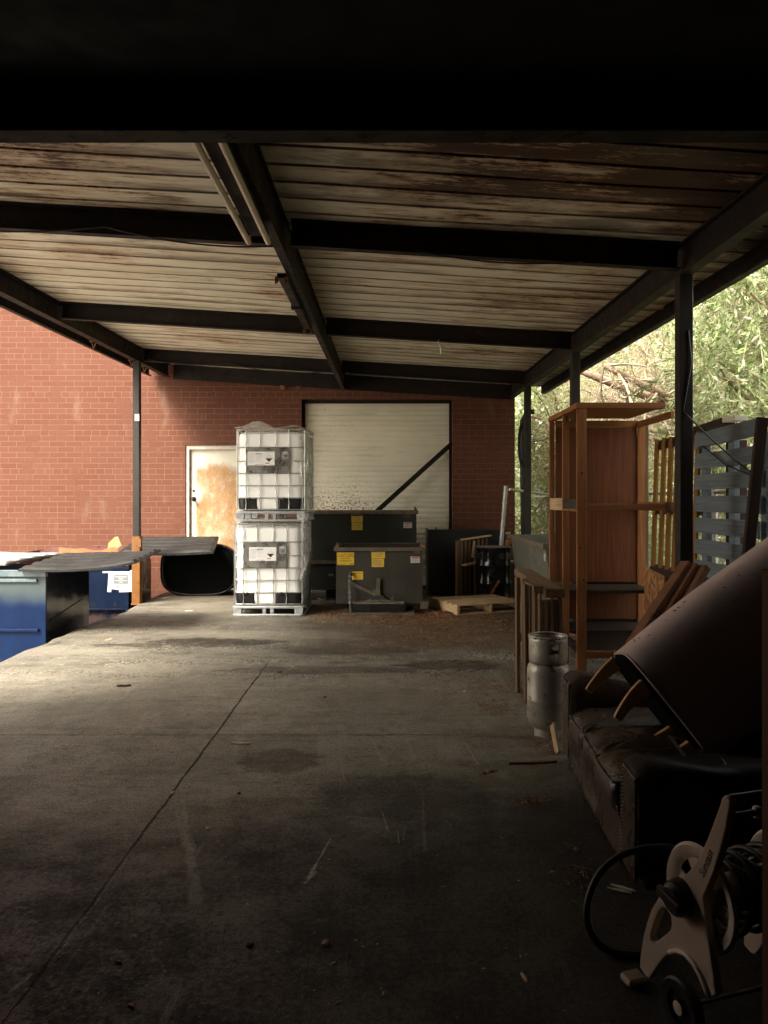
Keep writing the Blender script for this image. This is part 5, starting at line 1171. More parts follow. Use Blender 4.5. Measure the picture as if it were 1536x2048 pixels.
# ================================================================== sofa
def superbox(m, c, h, e=.35, nu=40, nv=16, ax=None, pz=.5):
    """rounded cushion: superellipsoid of half sizes h"""
    c = Vector(c); h = Vector(h)
    def fn(u, v):
        a = 2 * math.pi * u; b = (v - .5) * math.pi
        sp = lambda q, k: math.copysign(abs(q) ** k, q)
        p = Vector((h.x * sp(math.cos(a), e) * sp(math.cos(b), pz), h.y * sp(math.sin(a), e) * sp(math.cos(b), pz), h.z * sp(math.sin(b), pz)))
        return (ax @ p if ax else p) + c
    m.grid(fn, nu, nv, True); return m
def sofa():
    # local frame: x = depth (0 front edge .. back), y = length; slight skew of the front line
    ang = math.atan2(1.13 - 1.035, 4.80 - 3.08)
    t = thing('leather_sofa', 'worn dark brown leather sofa along the right, an armchair dumped on it', 'sofa', (1.035, 3.08, 0), -ang)
    L = 1.74; D = .92
    k = dict(world=False)
    m = MB(); m.bb((.03, .02, .03), (D, L - .02, .25)); m.build('base', M['leather_dark'], t, bevel=.02, seg=3, **k)
    # front apron in sagging leather
    m = MB()
    def fn(u, v):
        y = .26 + (L - .52) * u; z = .035 + .245 * v; x = .012 + .018 * math.sin(v * math.pi) * (1 + .5 * math.sin(u * 17)) - .03 * v * math.sin(u * math.pi * 2 + 1) * .4
        return Vector((x - .02, y, z - .02 * math.sin(u * math.pi) * v))
    m.grid(fn, 50, 12); m.build('front_apron', M['leather'], t, smooth=True, solid=.012, **k)
    # seat cushions
    for i in range(3):
        ly = (L - .54) / 3; yc = .27 + ly * (i + .5); m = MB(); rn = random.Random(i + 3)
        x0, x1, z0, z1 = -.025 - (.025 if i == 0 else 0), .62, .225, .405 + (.02 if i == 0 else 0)
        def fn(u, v):
            a = 2 * math.pi * u; b = (v - .5) * math.pi; sp = lambda q, k_: math.copysign(abs(q) ** k_, q)
            cb = sp(math.cos(b), .30); px_ = sp(math.cos(a), .25) * cb; py_ = sp(math.sin(a), .25) * cb; pz_ = sp(math.sin(b), .42)
            x = (x0 + x1) / 2 + px_ * (x1 - x0) / 2; y = yc + py_ * ly * .505; z = (z0 + z1) / 2 + pz_ * (z1 - z0) / 2
            if v > .5:
                r2 = (px_ ** 2 + py_ ** 2); z += .022 * (1 - min(1, r2)) - .012 * math.exp(-((px_ + .1) / .25) ** 2 - (py_ / .3) ** 2) * 2
                z += .010 * math.sin(x * 24 + y * 31 + i * 2) * math.sin(y * 17 - x * 11 + i) * (1 - .5 * min(1, r2)) + .006 * math.sin(x * 60 + 8 * math.sin(y * 20)) * abs(px_)
            z -= .03 * max(0, -px_) ** 4 * (1 if v > .5 else 0)
            return Vector((x, y, z))
        m.grid(fn, 84, 30, True); cu = m.build('seat_cushion', M['leather'], t, smooth=True, **k)
        m = MB(); P = []
        for q in range(64):
            a = 2 * math.pi * q / 64; sp = lambda w_, k_: math.copysign(abs(w_) ** k_, w_); P.append(Vector(((x0 + x1) / 2 + sp(math.cos(a), .25) * (x1 - x0) / 2 * .985, yc + sp(math.sin(a), .25) * ly * .498, z1 - .045)))
        m.tube(P, .006, 6, closed=True); m.build('piping', M['leather'], cu, smooth=True, **k)
    # arms: padded, rolled outward at the front, nail-headed front panel
    for (y0, y1, hz, far) in ((0.0, .26, .545, 0), (L - .26, L, .575, 1)):
        m = MB(); yc = (y0 + y1) / 2; w_ = (y1 - y0) / 2
        def fn(u, v):
            a = 2 * math.pi * u; sp = lambda q, k_: math.copysign(abs(q) ** k_, q)
            cy, cz = sp(math.cos(a), .55), sp(math.sin(a), .55); x = .0 + D * v; s = 1 - .10 * (1 - min(1, v / .06)) ** 2 - .05 * max(0, (v - .95) / .05)
            z = .05 + (hz - .05) / 2 + cz * (hz - .05) / 2 * s; wd = w_ * (1.0 if z < hz - .18 else 1.10)
            return Vector((x, yc + cy * wd * s, z + .008 * math.sin(v * 15 + cy * 3)))
        m.grid(fn, 48, 26, True); m.f.append(tuple(reversed(range(48)))); m.f.append(tuple(range(25 * 48, 26 * 48)))
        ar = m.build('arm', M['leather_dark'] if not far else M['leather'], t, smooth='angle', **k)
        f = MB(); f.bb((-.012, yc - w_ * .80, .06), (.004, yc + w_ * .80, hz - .05)); f.build('front_panel', M['leather'], ar, bevel=.008, seg=2, **k)
        f = MB()
        for yy in (yc + w_ * .74,):
            for q in range(26): f.lathe([(0, .006), (.004, .004), (.006, 0)], 6, (-.012, yy, .08 + q * (hz - .15) / 25), Matrix.Rotation(R(-90), 3, 'Y'))
        f.build('nail_heads', M['nail'], ar, smooth=True, **k)
        f = MB(); f.tube([(D * .42 + .0, yc + w_ * 1.12 * math.cos(a), .05 + (hz - .05) / 2 + (hz - .045) / 2 * math.sin(a)) for a in [math.pi * q / 20 for q in range(21)]], .005, 5); f.build('piping', M['leather'], ar, smooth=True, **k)
    # back
    m = MB(); m.bb((.74, .1, .05), (D, L - .1, .52)); m.build('back', M['leather_dark'], t, bevel=.05, seg=4, **k)
    for i in (2,):
        ly = (L - .54) / 3; m = MB(); superbox(m, (.64, .27 + ly * (i + .5), .52), (.10, ly * .5, .16), .4); m.build('back_cushion', M['leather'], t, smooth=True, **k)
sofa()

# ================================================================== armchair dumped on its back over the sofa
def armchair():
    a = Vector((.80, .02, .60)).normalized(); u = Vector((.60, -.25, -.76)); u = (u - a * u.dot(a)).normalized(); v = a.cross(u)
    O = at(1250, 1300, 3.80)
    t = thing('armchair', 'mauve upholstered armchair tipped over on the sofa, four curved legs in the air', 'armchair', tuple(O))
    W, Dp, Lc = .69, .52, 1.15
    def sec(s, n=56):
        """rounded section at distance s along the chair's height"""
        k = s / Lc; w_ = W * (.97 + .05 * min(1, k * 2.2)); d_ = Dp * (1 + .03 * k); P = []
        cu, cv = W / 2 + .02 * k, Dp / 2
        for q in range(n):
            th = 2 * math.pi * q / n; e = .42
            cx = math.copysign(abs(math.cos(th)) ** e, math.cos(th)); cy = math.copysign(abs(math.sin(th)) ** e, math.sin(th))
            bul = .006 * math.sin(math.pi * min(1, k * 1.2))
            P.append(O + a * s + u * (cu + cx * (w_ / 2 + bul)) + v * (cv + cy * (d_ / 2 + bul)))
        return P
    n = 56; m = MB(); S = [0, .012, .04, .12, .25, .4, .55, .7, .85, 1.0, Lc]
    for i, s in enumerate(S):
        ring = sec(s)
        if i == 0: c = sum(ring, Vector()) / n; ring = [c + (p - c) * .975 for p in ring]
        m.v += ring
    for i in range(len(S) - 1):
        for q in range(n): m.f.append((i * n + q, i * n + (q + 1) % n, (i + 1) * n + (q + 1) % n, (i + 1) * n + q))
    m.f.append(tuple(range((len(S) - 1) * n, len(S) * n)))
    m.build('upholstery', M['mauve'], t, smooth='angle')
    ring = sec(0); c = sum(ring, Vector()) / n; m = MB(); m.add([c + (p - c) * .97 - a * .001 for p in ring], [tuple(reversed(range(n)))]); m.add([c + (p - c) * .97 - a * .001 for p in ring] + [c + (p - c) * .90 - a * .03 for p in ring], [(q, q + n, (q + 1) % n + n, (q + 1) % n) for q in range(n)] + [tuple(range(n, 2 * n))])
    m.build('underside', M['underside'], t)
    m = MB(); m.tube([c + (p - c) * .985 for p in ring], .007, 6, closed=True); m.build('piping', M['mauve'], t, smooth=True)
    # twigs and leaf scraps dropped on it
    rn = random.Random(9); Vv = []; Dd = []
    for _ in range(60):
        s_ = rn.uniform(.05, Lc * .95); ring = sec(s_); qi = rn.randint(24, 40); c = sum(ring, Vector()) / n; p = c + (ring[qi] - c) * 1.006; Vv.append(tuple(p)); Dd.append(tuple(a * rn.gauss(0, 1) + v * rn.gauss(0, 1) + u * rn.gauss(0, .2)))
    leaves('leaf_scraps', np.array(Vv), np.array(Dd), .028, .0035, M['needle'], t)
    # sabre legs
    def leg(pu, pv, L, bend, w0=.050, w1=.026):
        b0 = O + u * pu + v * pv - a * .02; n_ = 8; pts = []
        for k in range(n_ + 1):
            s = k / n_; pts.append(b0 - a * (L * s) + u * (bend * s * s))
        m = MB(); vs = []; fs = []
        for k, p in enumerate(pts):
            s = k / n_; wu = (w0 * (1 - s) + w1 * s); tg = (pts[min(k + 1, n_)] - pts[max(k - 1, 0)]).normalized(); nu = (u - tg * u.dot(tg)).normalized(); nv = tg.cross(nu); th = .024 - .004 * s
            vs += [p + nu * wu / 1 + nv * th, p - nu * wu + nv * th, p - nu * wu - nv * th, p + nu * wu - nv * th]
        for k in range(n_):
            for q in range(4): fs.append((k * 4 + q, k * 4 + (q + 1) % 4, (k + 1) * 4 + (q + 1) % 4, (k + 1) * 4 + q))
        fs += [(3, 2, 1, 0), tuple(range(n_ * 4, n_ * 4 + 4))]
        m.add(vs, fs).build('leg', M['beech'], t, bevel=.004)
    leg(.06, Dp - .12, .225, .030, .040, .020); leg(.20, .05, .225, .045, .040, .020); leg(W - .20, .30, .25, -.08, .03, .02); leg(W - .13, .10, .15, -.02, .03)
armchair()
m = MB(); A = at(1338, 1470, 3.60); B = at(1374, 1518, 3.54); m.bar(A, B, .016, .003, up=(0, 1, 0)); tag(m.build('paper_strip', M['paper_dim']), 'white paper strip poking out under the tipped armchair', 'paper')

# ================================================================== hose reel in the foreground
def reel():
    O = Vector((.86, 2.60, 0)); d = Vector((.3, -.954, 0)).normalized(); n = Vector((-.954, -.3, 0)).normalized()
    t = thing('hose_reel', 'taupe plastic hose reel cart with black crank knob and wheel, in front of sofa', 'hose reel', tuple(O))
    def pl(x, y, off=0.0):
        r_ = Vector(((x - 774) / F, 1, -(y - 1000) / F)); o = Vector((0, 0, CAM_H)); q = (O + n * off - o).dot(n) / r_.dot(n); P = o + r_ * q; return ((P - O).dot(d), P.z)
    up = Vector((0, 0, 1))
    Z = lambda x, y: pl(1100 + x / 3.523, 1500 + y / 3.523)
    outer = [(1212, 335), (1225, 322), (1245, 322), (1264, 345), (1262, 400), (1235, 560), (1200, 700), (1150, 860), (1100, 985), (1075, 1040), (1090, 1170), (1105, 1290), (1130, 1450), (1150, 1600), (1165, 1725), (1130, 1750), (1105, 1680), (1070, 1590), (1020, 1500), (960, 1435), (900, 1410), (850, 1425), (800, 1460), (755, 1520), (720, 1580), (700, 1610), (670, 1590), (630, 1530), (635, 1450), (655, 1320), (680, 1220), (715, 1120), (770, 1030), (830, 960), (880, 920), (940, 890), (990, 840), (1050, 760), (1110, 620), (1160, 490), (1195, 390)]
    hole = [(705, 1310), (735, 1215), (765, 1130), (790, 1105), (820, 1120), (850, 1165), (855, 1220), (850, 1265), (820, 1295), (770, 1335), (735, 1362), (712, 1345)]
    th = .028
    # plate with a hole: joined as a bridged polygon
    import mathutils.geometry as mg
    Po = [Z(*p) for p in outer]; Ph = [Z(*p) for p in hole]
    tri = mg.tessellate_polygon([[Vector((p[0], p[1], 0)) for p in Po], [Vector((p[0], p[1], 0)) for p in Ph]])
    allp = Po + Ph; W3 = lambda p, o: O + d * p[0] + up * p[1] + n * o; N_ = len(allp)
    def plate(name, off, par):
        vs = [W3(p, off) for p in allp] + [W3(p, off - th) for p in allp]; fs = [tuple(x) for x in tri] + [tuple(reversed([i + N_ for i in x])) for x in tri]
        no = len(Po)
        for rng in (range(no), range(no, N_)):
            L_ = list(rng)
            for i in range(len(L_)): a_, b_ = L_[i], L_[(i + 1) % len(L_)]; fs.append((a_, b_, b_ + N_, a_ + N_))
        mm = MB().add(vs, fs); o = mm.build(name, M['taupe'], par)
        me = o.data; import bmesh; bm = bmesh.new(); bm.from_mesh(me); bmesh.ops.recalc_face_normals(bm, faces=bm.faces); bm.to_mesh(me); bm.free()
        mo = o.modifiers.new('bevel', 'BEVEL'); mo.width = .004; mo.segments = 2; mo.limit_method = 'ANGLE'; mo.angle_limit = R(50); return o
    s1 = plate('side_frame', 0, t)
    # raised arched rib along the wheel leg
    rib = [(850, 1425), (900, 1412), (960, 1437), (1020, 1502), (1068, 1590), (1105, 1682), (1128, 1748)]
    rb = MB(); P = [W3(Z(*p), .004) for p in rib]; rb.tube(P, .009, 6); rb.build('arch_rib', M['taupe_pale'], s1, smooth=True)
    q = Z(1120, 800); ax = (Vector((d.x, d.y, 0)) * math.cos(R(66)) + up * math.sin(R(66)));
    text('Suncast', .034, W3(Z(1118, 815), .0015), ax, n.cross(ax), M['hopper_rim'], s1)
    # second side
    w_ = -.44; plate('side_frame', w_, t)
    # handle cross bars
    for (px_, r_) in ((Z(1242, 345), .012), (Z(1255, 470), .010)):
        m = MB(); m.tube([W3(px_, -.01), W3(px_, w_ - .02)], r_, 10); m.build('handle_bar', M['blackplastic'], t, smooth='angle')
    m = MB(); p = Z(1255, 470); superbox(m, W3(p, -.105), (.014, .012, .018), .8, 14, 8); m.build('bar_clip', M['paper'], t, smooth=True)
    # drum: two dished flanges and a core
    hub = Z(925, 1030); hub = (hub[0] + .005, hub[1]); hb_ = (hub[0] + .035, hub[1] + .012)
    rot = Matrix((d, up, d.cross(up))).transposed()        # local z -> d x up
    sgn = 1 if d.cross(up).dot(n) > 0 else -1
    def flange(off, nm):
        Rr = .158; m = MB(); c = W3(hb_, off); nr = [0.04, .060, .068, .112, .128, .150, Rr]; dz = [0, 0, .004, .004, .018, .022, .012]; k = 72; vs = []; fs = []
        for r_, z in zip(nr, dz):
            for q in range(k): a = 2 * math.pi * q / k; vs.append(c + rot @ Vector((r_ * math.cos(a), r_ * math.sin(a), sgn * z)))
        for i in range(len(nr) - 1):
            for q in range(k):
                if i in (2,) and (q % 12) in (2, 3, 4, 5, 6, 7): continue
                fs.append((i * k + q, i * k + (q + 1) % k, (i + 1) * k + (q + 1) % k, (i + 1) * k + q))
        return m.add(vs, fs).build(nm, M['taupe_pale'], t, smooth='angle', solid=.005)
    flange(-.055, 'reel_flange'); flange(-.385, 'reel_flange')
    m = MB(); m.tube([W3(hb_, -.03), W3(hb_, -.42)], .055, 24); m.build('reel_core', M['taupe'], t, smooth='angle')
    # crank knob and hub
    m = MB(); c = W3(hub, 0); m.tube([c - n * .0, c + n * .035], [.058, .052], 28); m.tube([c + n * .035, c + n * .05], [.048, .035], 24); m.build('crank_hub', M['rubber'], t, smooth='angle')
    m = MB(); m.bar(c + n * .052 - d * .05 + up * .01, c + n * .052 + d * .055 - up * .006, .034, .020, up=tuple(n)); m.build('crank_handle', M['rubber'], t, bevel=.006, seg=2)
    # foot with ridges
    f0, f1 = Z(655, 1545), Z(560, 1560)
    c = W3((Z(640, 1540)[0], .0), .0); m = MB(); m.box(c + n * .028 - d * .0 + Vector((0, 0, .016)), (.075, .058, .022), Matrix((n, d, n.cross(d))).transposed()); m.build('foot_pedal', M['taupe'], t, bevel=.008, seg=2)
    for k in range(5): m = MB(); m.box(c + n * .028 + d * (-.022 + k * .011) + Vector((0, 0, .028)), (.06, .003, .006), Matrix((n, d, n.cross(d))).transposed()); m.build('pedal_ridge', M['taupe'], t)
    # wheels
    wc = Z(1000, 1850); rw = wc[1] if wc[1] > .06 else .085
    for off in (.035, w_ - .06):
        c = W3((wc[0] - .0, rw), off); m = MB(); prof = [(rw * .62, -.016), (rw * .92, -.018), (rw, -.010), (rw, .010), (rw * .92, .018), (rw * .62, .016), (rw * .62, -.016)]
        m.lathe(prof, 40, c, rot); wh = m.build('wheel', M['rubber'], t, smooth='angle')
        m = MB(); m.lathe([(0, sgn * .004), (rw * .62, sgn * .004)], 32, c, rot); m.lathe([(0, sgn * .019), (rw * .26, sgn * .017), (rw * .30, sgn * .004)], 24, c, rot); m.build('hub_cap', M['blackplastic'], wh, smooth='angle')
        m = MB(); m.lathe([(0, sgn * .022), (rw * .24, sgn * .019)], 20, c, rot); m.build('axle_cap', M['taupe_pale'], wh)
    m = MB(); m.tube([W3((wc[0], rw), 0), W3((wc[0], rw), w_ - .05)], .008, 8); m.build('axle', M['dull_metal'], t, smooth='angle')
    # hose wound on the core plus the free loop
    t2 = thing('garden_hose', 'black garden hose wound on the reel with a wide loop on the floor', 'hose', tuple(W3(hb_, -.2)))
    m = MB(); P = []
    for k in range(0, 60 * 9): a = 2 * math.pi * k / 60; row = k / 60; rr_ = .072 + .022 * (int(row) // 3); off = -.12 - .20 * abs(((row / 3) % 2) - 1); P.append(W3((hb_[0] + rr_ * math.cos(a), hb_[1] + rr_ * math.sin(a)), off))
    m.tube(P, .0105, 6); m.build('coil', M['rubber'], t2, smooth=True)
    m = MB(); pts = [(1365, 1700, 2.78), (1330, 1694, 2.82), (1285, 1697, 2.85), (1235, 1715, 2.85), (1197, 1750, 2.82), (1177, 1795, 2.79), (1173, 1835, 2.76), (1184, 1870, 2.74), (1208, 1896, 2.72), (1240, 1907, 2.71), (1280, 1910, 2.70), (1325, 1906, 2.72)]
    P = [at(x, y, Y) for x, y, Y in pts]; Q = []
    for i in range(len(P) - 1):
        p0, p1, p2, p3 = P[max(i - 1, 0)], P[i], P[i + 1], P[min(i + 2, len(P) - 1)]
        for k in range(8): s = k / 8; Q.append(.5 * ((2 * p1) + (p2 - p0) * s + (2 * p0 - 5 * p1 + 4 * p2 - p3) * s * s + (3 * p1 - p0 - 3 * p2 + p3) * s ** 3))
    for q in Q: q.z = max(q.z, .012)
    m.tube(Q, .0125, 10); m.build('loop', M['rubber'], t2, smooth=True)
reel()
t = thing('timber_post', 'rough brown timber upright at the very right edge in the foreground', 'post', (1.05, 2.0, 0))
MB().bar((1.052, 2.03, 0), (1.060, 2.05, 1.46), .05, .05, up=(0, 1, 0)).build('timber', M['brown_dark'], t, bevel=.004)

# ================================================================== fence
def fence():
    t = thing('chain_link_fence', 'galvanised chain link fence with top rail behind pallets and rack', 'fence', (3.3, 8, 0))
    X, ZT = 3.32, 1.73
    m = MB(); m.tube([(X, 4.9, ZT), (X, 17, ZT)], .022, 8); m.build('top_rail', M['galv'], t, smooth='angle')
    for y in (5.0, 7.6, 10.2, 12.8, 15.4): MB().tube([(X, y, -.1), (X, y, ZT + .03)], .03, 10).build('post', M['galv'], t, smooth='angle')
    m = MB(); p = .065; z0, z1 = .02, ZT - .03; H = z1 - z0; y = 5.0
    while y < 17:
        for s in (1, -1):
            a = Vector((X, y, z0 if s > 0 else z1)); b = Vector((X, y + H, z1 if s > 0 else z0))
            if b.y > 17: k = (17 - a.y) / (b.y - a.y); b = a.lerp(b, k)
            m.tube([a, b], .0026, 3, cap=False)
        y += p * 1.41
    for s in (1, -1):
        y = 5.0 - H
        while y < 5.0:
            a = Vector((X, y, z0 if s > 0 else z1)); b = Vector((X, y + H, z1 if s > 0 else z0)); k = (5.0 - a.y) / (b.y - a.y); m.tube([a.lerp(b, k), b], .0026, 3, cap=False); y += p * 1.41
    m.build('mesh', M['galv'], t)
    t = thing('gate_post', 'leaning galvanised gate post with rail right of the brick pier', 'gate', (1.97, 12.6, 0))
    a = at(1012, 972, 12.6); b = at(1003, 1080, 12.62); e = b + (b - a).normalized() * ((b.z - .0) / (a - b).normalized().z); m = MB(); m.tube([a + Vector((0, 0, .0)), e], .036, 12); m.build('post', M['galv'], t, smooth='angle')
    for k in (.12, .3, .5, .7): q = a.lerp(b, k); m = MB(); m.tube([q, q + (b - a).normalized() * .03], .044, 12); m.build('band', M['galv'], t, smooth='angle')
    m = MB(); m.tube([at(1018, 979, 12.6), at(1100, 989, 14.5), at(1300, 992, 17)], .022, 8); m.build('rail', M['galv'], t, smooth='angle')
fence()

# ================================================================== trees
def branch_tree(m, p, d, L, r, depth, out, rn, spread=.6, droop=.0, tips=None, n=6):
    if min(p.x, (p + d * L * 1.1).x) < 3.0: return
    pts = [p.copy()]; q = p.copy(); dd = d.copy()
    for k in range(n):
        dd = (dd + Vector((rn.gauss(0, .16), rn.gauss(0, .16), rn.gauss(0, .12) - droop))).normalized(); q = q + dd * L / n; pts.append(q.copy())
    rr = [r * (1 - .6 * k / n) for k in range(n + 1)]; m.tube(pts, rr, 7 if r > .05 else (4 if r > .012 else 3), cap=False)
    if tips is not None and depth <= 1: tips += [(x.copy(), dd.copy()) for x in pts[1:]]
    if depth <= 0: return
    for k in range(rn.choice((3, 4, 5))):
        i = rn.randint(2, n); b = (dd + Vector((rn.gauss(0, spread), rn.gauss(0, spread), rn.gauss(0, spread * .8)))).normalized()
        branch_tree(m, pts[i], b, L * rn.uniform(.5, .75), rr[i] * .62, depth - 1, out, rn, spread, droop, tips, n)
def tree_bare(name, lab, base, limbs, nleaf, seed, grp, depth=4, r0=.15, spread=.55, leafmat='leaf_olive', Ls=.07):
    rn = random.Random(seed); t = thing(name, lab, 'tree', base, 0, grp); tr = MB(); top = Vector(base) + Vector((0, 0, 2.4))
    tr.tube([Vector(base) - Vector((0, 0, .4)), Vector(base) + Vector((.05, 0, .8)), top - Vector((.1, 0, .8)), top], [r0 * 1.3, r0, r0 * .9, r0 * .8], 10)
    tr.build('trunk', M['bark'], t, smooth=True); tips = []; m = MB()
    for tgt, r in limbs:
        tg = Vector(tgt); d = tg - top; mid = top + d * .5 + Vector((0, 0, d.length * .12)); br = MB()
        pts = [(1 - s) ** 2 * top + 2 * s * (1 - s) * mid + s * s * tg + Vector((.05 * math.sin(s * 11), 0, .07 * math.sin(s * 8 + seed))) for s in [k / 12 for k in range(13)]]
        br.tube(pts, [r * (1 - .55 * k / 12) for k in range(13)], 8); br.build('limb', M['bark'], t, smooth=True)
        for k in range(3, 13):
            for _ in range(2):
                dd = Vector((rn.gauss(0, 1), rn.gauss(0, .8), rn.gauss(.1, .8))).normalized(); branch_tree(m, pts[k], dd, rn.uniform(.7, 1.3), r * .28, depth - 2, None, rn, spread, .02, tips, 5)
    m.build('twigs', M['twig'], t)
    if nleaf:
        idx = rng.integers(0, len(tips), nleaf); P = np.array([tips[i][0] for i in idx]) + rng.normal(0, .12, (nleaf, 3)); P = P[P[:, 0] > 3.0]; nleaf = len(P); D = rng.normal(0, 1, (nleaf, 3)) + np.array([0, 0, -.4]); leaves('crown', P, D, Ls, Ls * .22, M[leafmat], t)
    return t
def tree_leafy(name, lab, base, clumps, per, mat, L, W, droop, grp, seed, r0=.16):
    rn = random.Random(seed); t = thing(name, lab, 'tree', base, 0, grp); b0 = Vector(base); top = b0 + Vector((0, 0, 2.2)); tr = MB(); tr.tube([b0 - Vector((0, 0, .5)), b0 + Vector((.1, 0, 1.2)), top], [r0 * 1.3, r0, r0 * .85], 10); tr.build('trunk', M['bark'], t, smooth=True)
    lm = MB(); PP = []; DD = []
    for (c, rad) in clumps:
        c = Vector(c); mid = (top + c) / 2 + Vector((rn.gauss(0, .3), rn.gauss(0, .3), .3)); pts = [(1 - s) ** 2 * top + 2 * s * (1 - s) * mid + s * s * c for s in [k / 8 for k in range(9)]]; lm.tube(pts, [.055 * (1 - .75 * k / 8) for k in range(9)], 5, cap=False)
        nn = int(per * rad ** 2); ns = max(6, nn // 16)
        for _ in range(ns):   # each sprig: a drooping twig with paired leaves
            v_ = Vector((rn.gauss(0, 1), rn.gauss(0, 1), rn.gauss(0, 1))).normalized() * rad * rn.random() ** .45; p = c + Vector((v_.x, v_.y, v_.z * .8)); d = (v_.normalized() + Vector((rn.gauss(0, .4), rn.gauss(0, .4), -droop))).normalized(); Ls = rn.uniform(.3, .6); seg = []
            for k in range(17):
                s = k / 16; q = p + d * Ls * s + Vector((0, 0, -.25 * Ls * s * s)); PP.append(tuple(q)); e = (d + Vector((rn.gauss(0, .55), rn.gauss(0, .55), rn.gauss(-.15, .5)))); DD.append(tuple(e))
                if k % 5 == 0: seg.append(q)
            lm.tube(seg, .004, 3, cap=False)
    lm.build('branches', M['twig'], t); leaves('crown', np.array(PP), np.array(DD), L, W, M[mat], t); return t
def trees():
    rn = random.Random(21); G = 'trees beyond the carport'
    # leafy tree close on the right: long pale green leaves
    cl = []
    for _ in range(46):
        Y = rn.uniform(7.6, 12.5); X = Y * rn.uniform(.375, .56) + .1; Z = CAM_H + Y * rn.uniform(.06, .36); X = max(X, 3.75); cl.append(((X, Y, Z), rn.uniform(.38, .62)))
    tree_leafy('leafy_tree', 'bright leafy tree with long narrow leaves close beyond the pallets', (5.6, 9.4, 0), cl, 2000, 'leaf_bright', .10, .0140, .35, G, 1)
    cl = []
    for _ in range(40):
        Y = rn.uniform(12, 17); X = Y * rn.uniform(.34, .58); Z = CAM_H + Y * rn.uniform(-.04, .36); cl.append(((X, Y, Z), rn.uniform(.6, 1.0)))
    tree_leafy('leafy_tree', 'paler leafy tree filling the gap behind the bright leafy tree', (7.6, 14.5, 0), cl, 1300, 'leaf_far', .10, .015, .3, G, 2)
    # tangled bare tree over the rack
    q = lambda x, y, Y: tuple(at(x, y, Y))
    tree_bare('bare_tree', 'tangled tree with thick bare brown limbs above the wooden rack', (5.9, 12.6, 0), [(q(1165, 745, 11.6), .10), (q(1215, 735, 11.2), .09), (q(1170, 780, 13.4), .05), (q(1290, 640, 13.5), .05), (q(1100, 900, 14), .04), (q(1250, 850, 13), .045), (q(1390, 770, 12), .04), (q(1330, 700, 14), .06)], 3500, 5, G, depth=5, r0=.17)
    tree_bare('bare_tree', 'thin twiggy tree with sparse olive leaves right of the brick pier', (4.1, 16.5, 0), [(q(1060, 830, 15.5), .04), (q(1090, 760, 16), .045), (q(1045, 960, 15), .03), (q(1120, 880, 15.5), .04), (q(1160, 960, 16), .04), (q(1230, 930, 16), .04), (q(1200, 800, 15.5), .04), (q(1070, 1030, 15.5), .03)], 16000, 8, G, depth=5, r0=.12, Ls=.08)
    # far wood as one mass with sky gaps at the top
    n = 90000; Y = rng.uniform(19, 27, n); X = Y * rng.uniform(.12, .62, n); base = .7 + (Y - 19) * .1
    hgt = 8.5 + 1.6 * np.sin(X * .9) + 1.1 * np.sin(X * 2.3 + 1); Z = base * 0 + rng.uniform(0, 1, n) ** .9 * hgt
    cx = np.sin(X * 1.7 + Z * 1.3) * np.sin(Y * 1.1 + Z * 1.9 + 2) * np.sin(X * .9 - Y * 1.4); keep = cx > -.12; P = np.stack([X, Y, Z], 1)[keep]; D = rng.normal(0, 1, P.shape) + np.array([0, 0, -.3])
    o = leaves('far_wood', P, D, .19, .05, M['leaf_far'], None); tag(o, 'mass of pale olive foliage far behind the fence and bare trees', 'woodland', kind='stuff')
    n = 26000; Y = rng.uniform(12.5, 19, n); X = 2.75 + rng.uniform(0, 1, n) * (Y * .62 - 2.7); Z = .0 + rng.uniform(0, 1, n) ** 1.6 * (1.3 + .5 * np.sin(X * 2.1)); P = np.stack([X, Y, Z + .05], 1); D = rng.normal(0, 1, P.shape) + np.array([0, 0, .5])
    o = leaves('undergrowth', P, D, .11, .022, M['leaf_olive'], None); tag(o, 'low tangled undergrowth behind the chain link fence', 'undergrowth', kind='stuff')
trees()

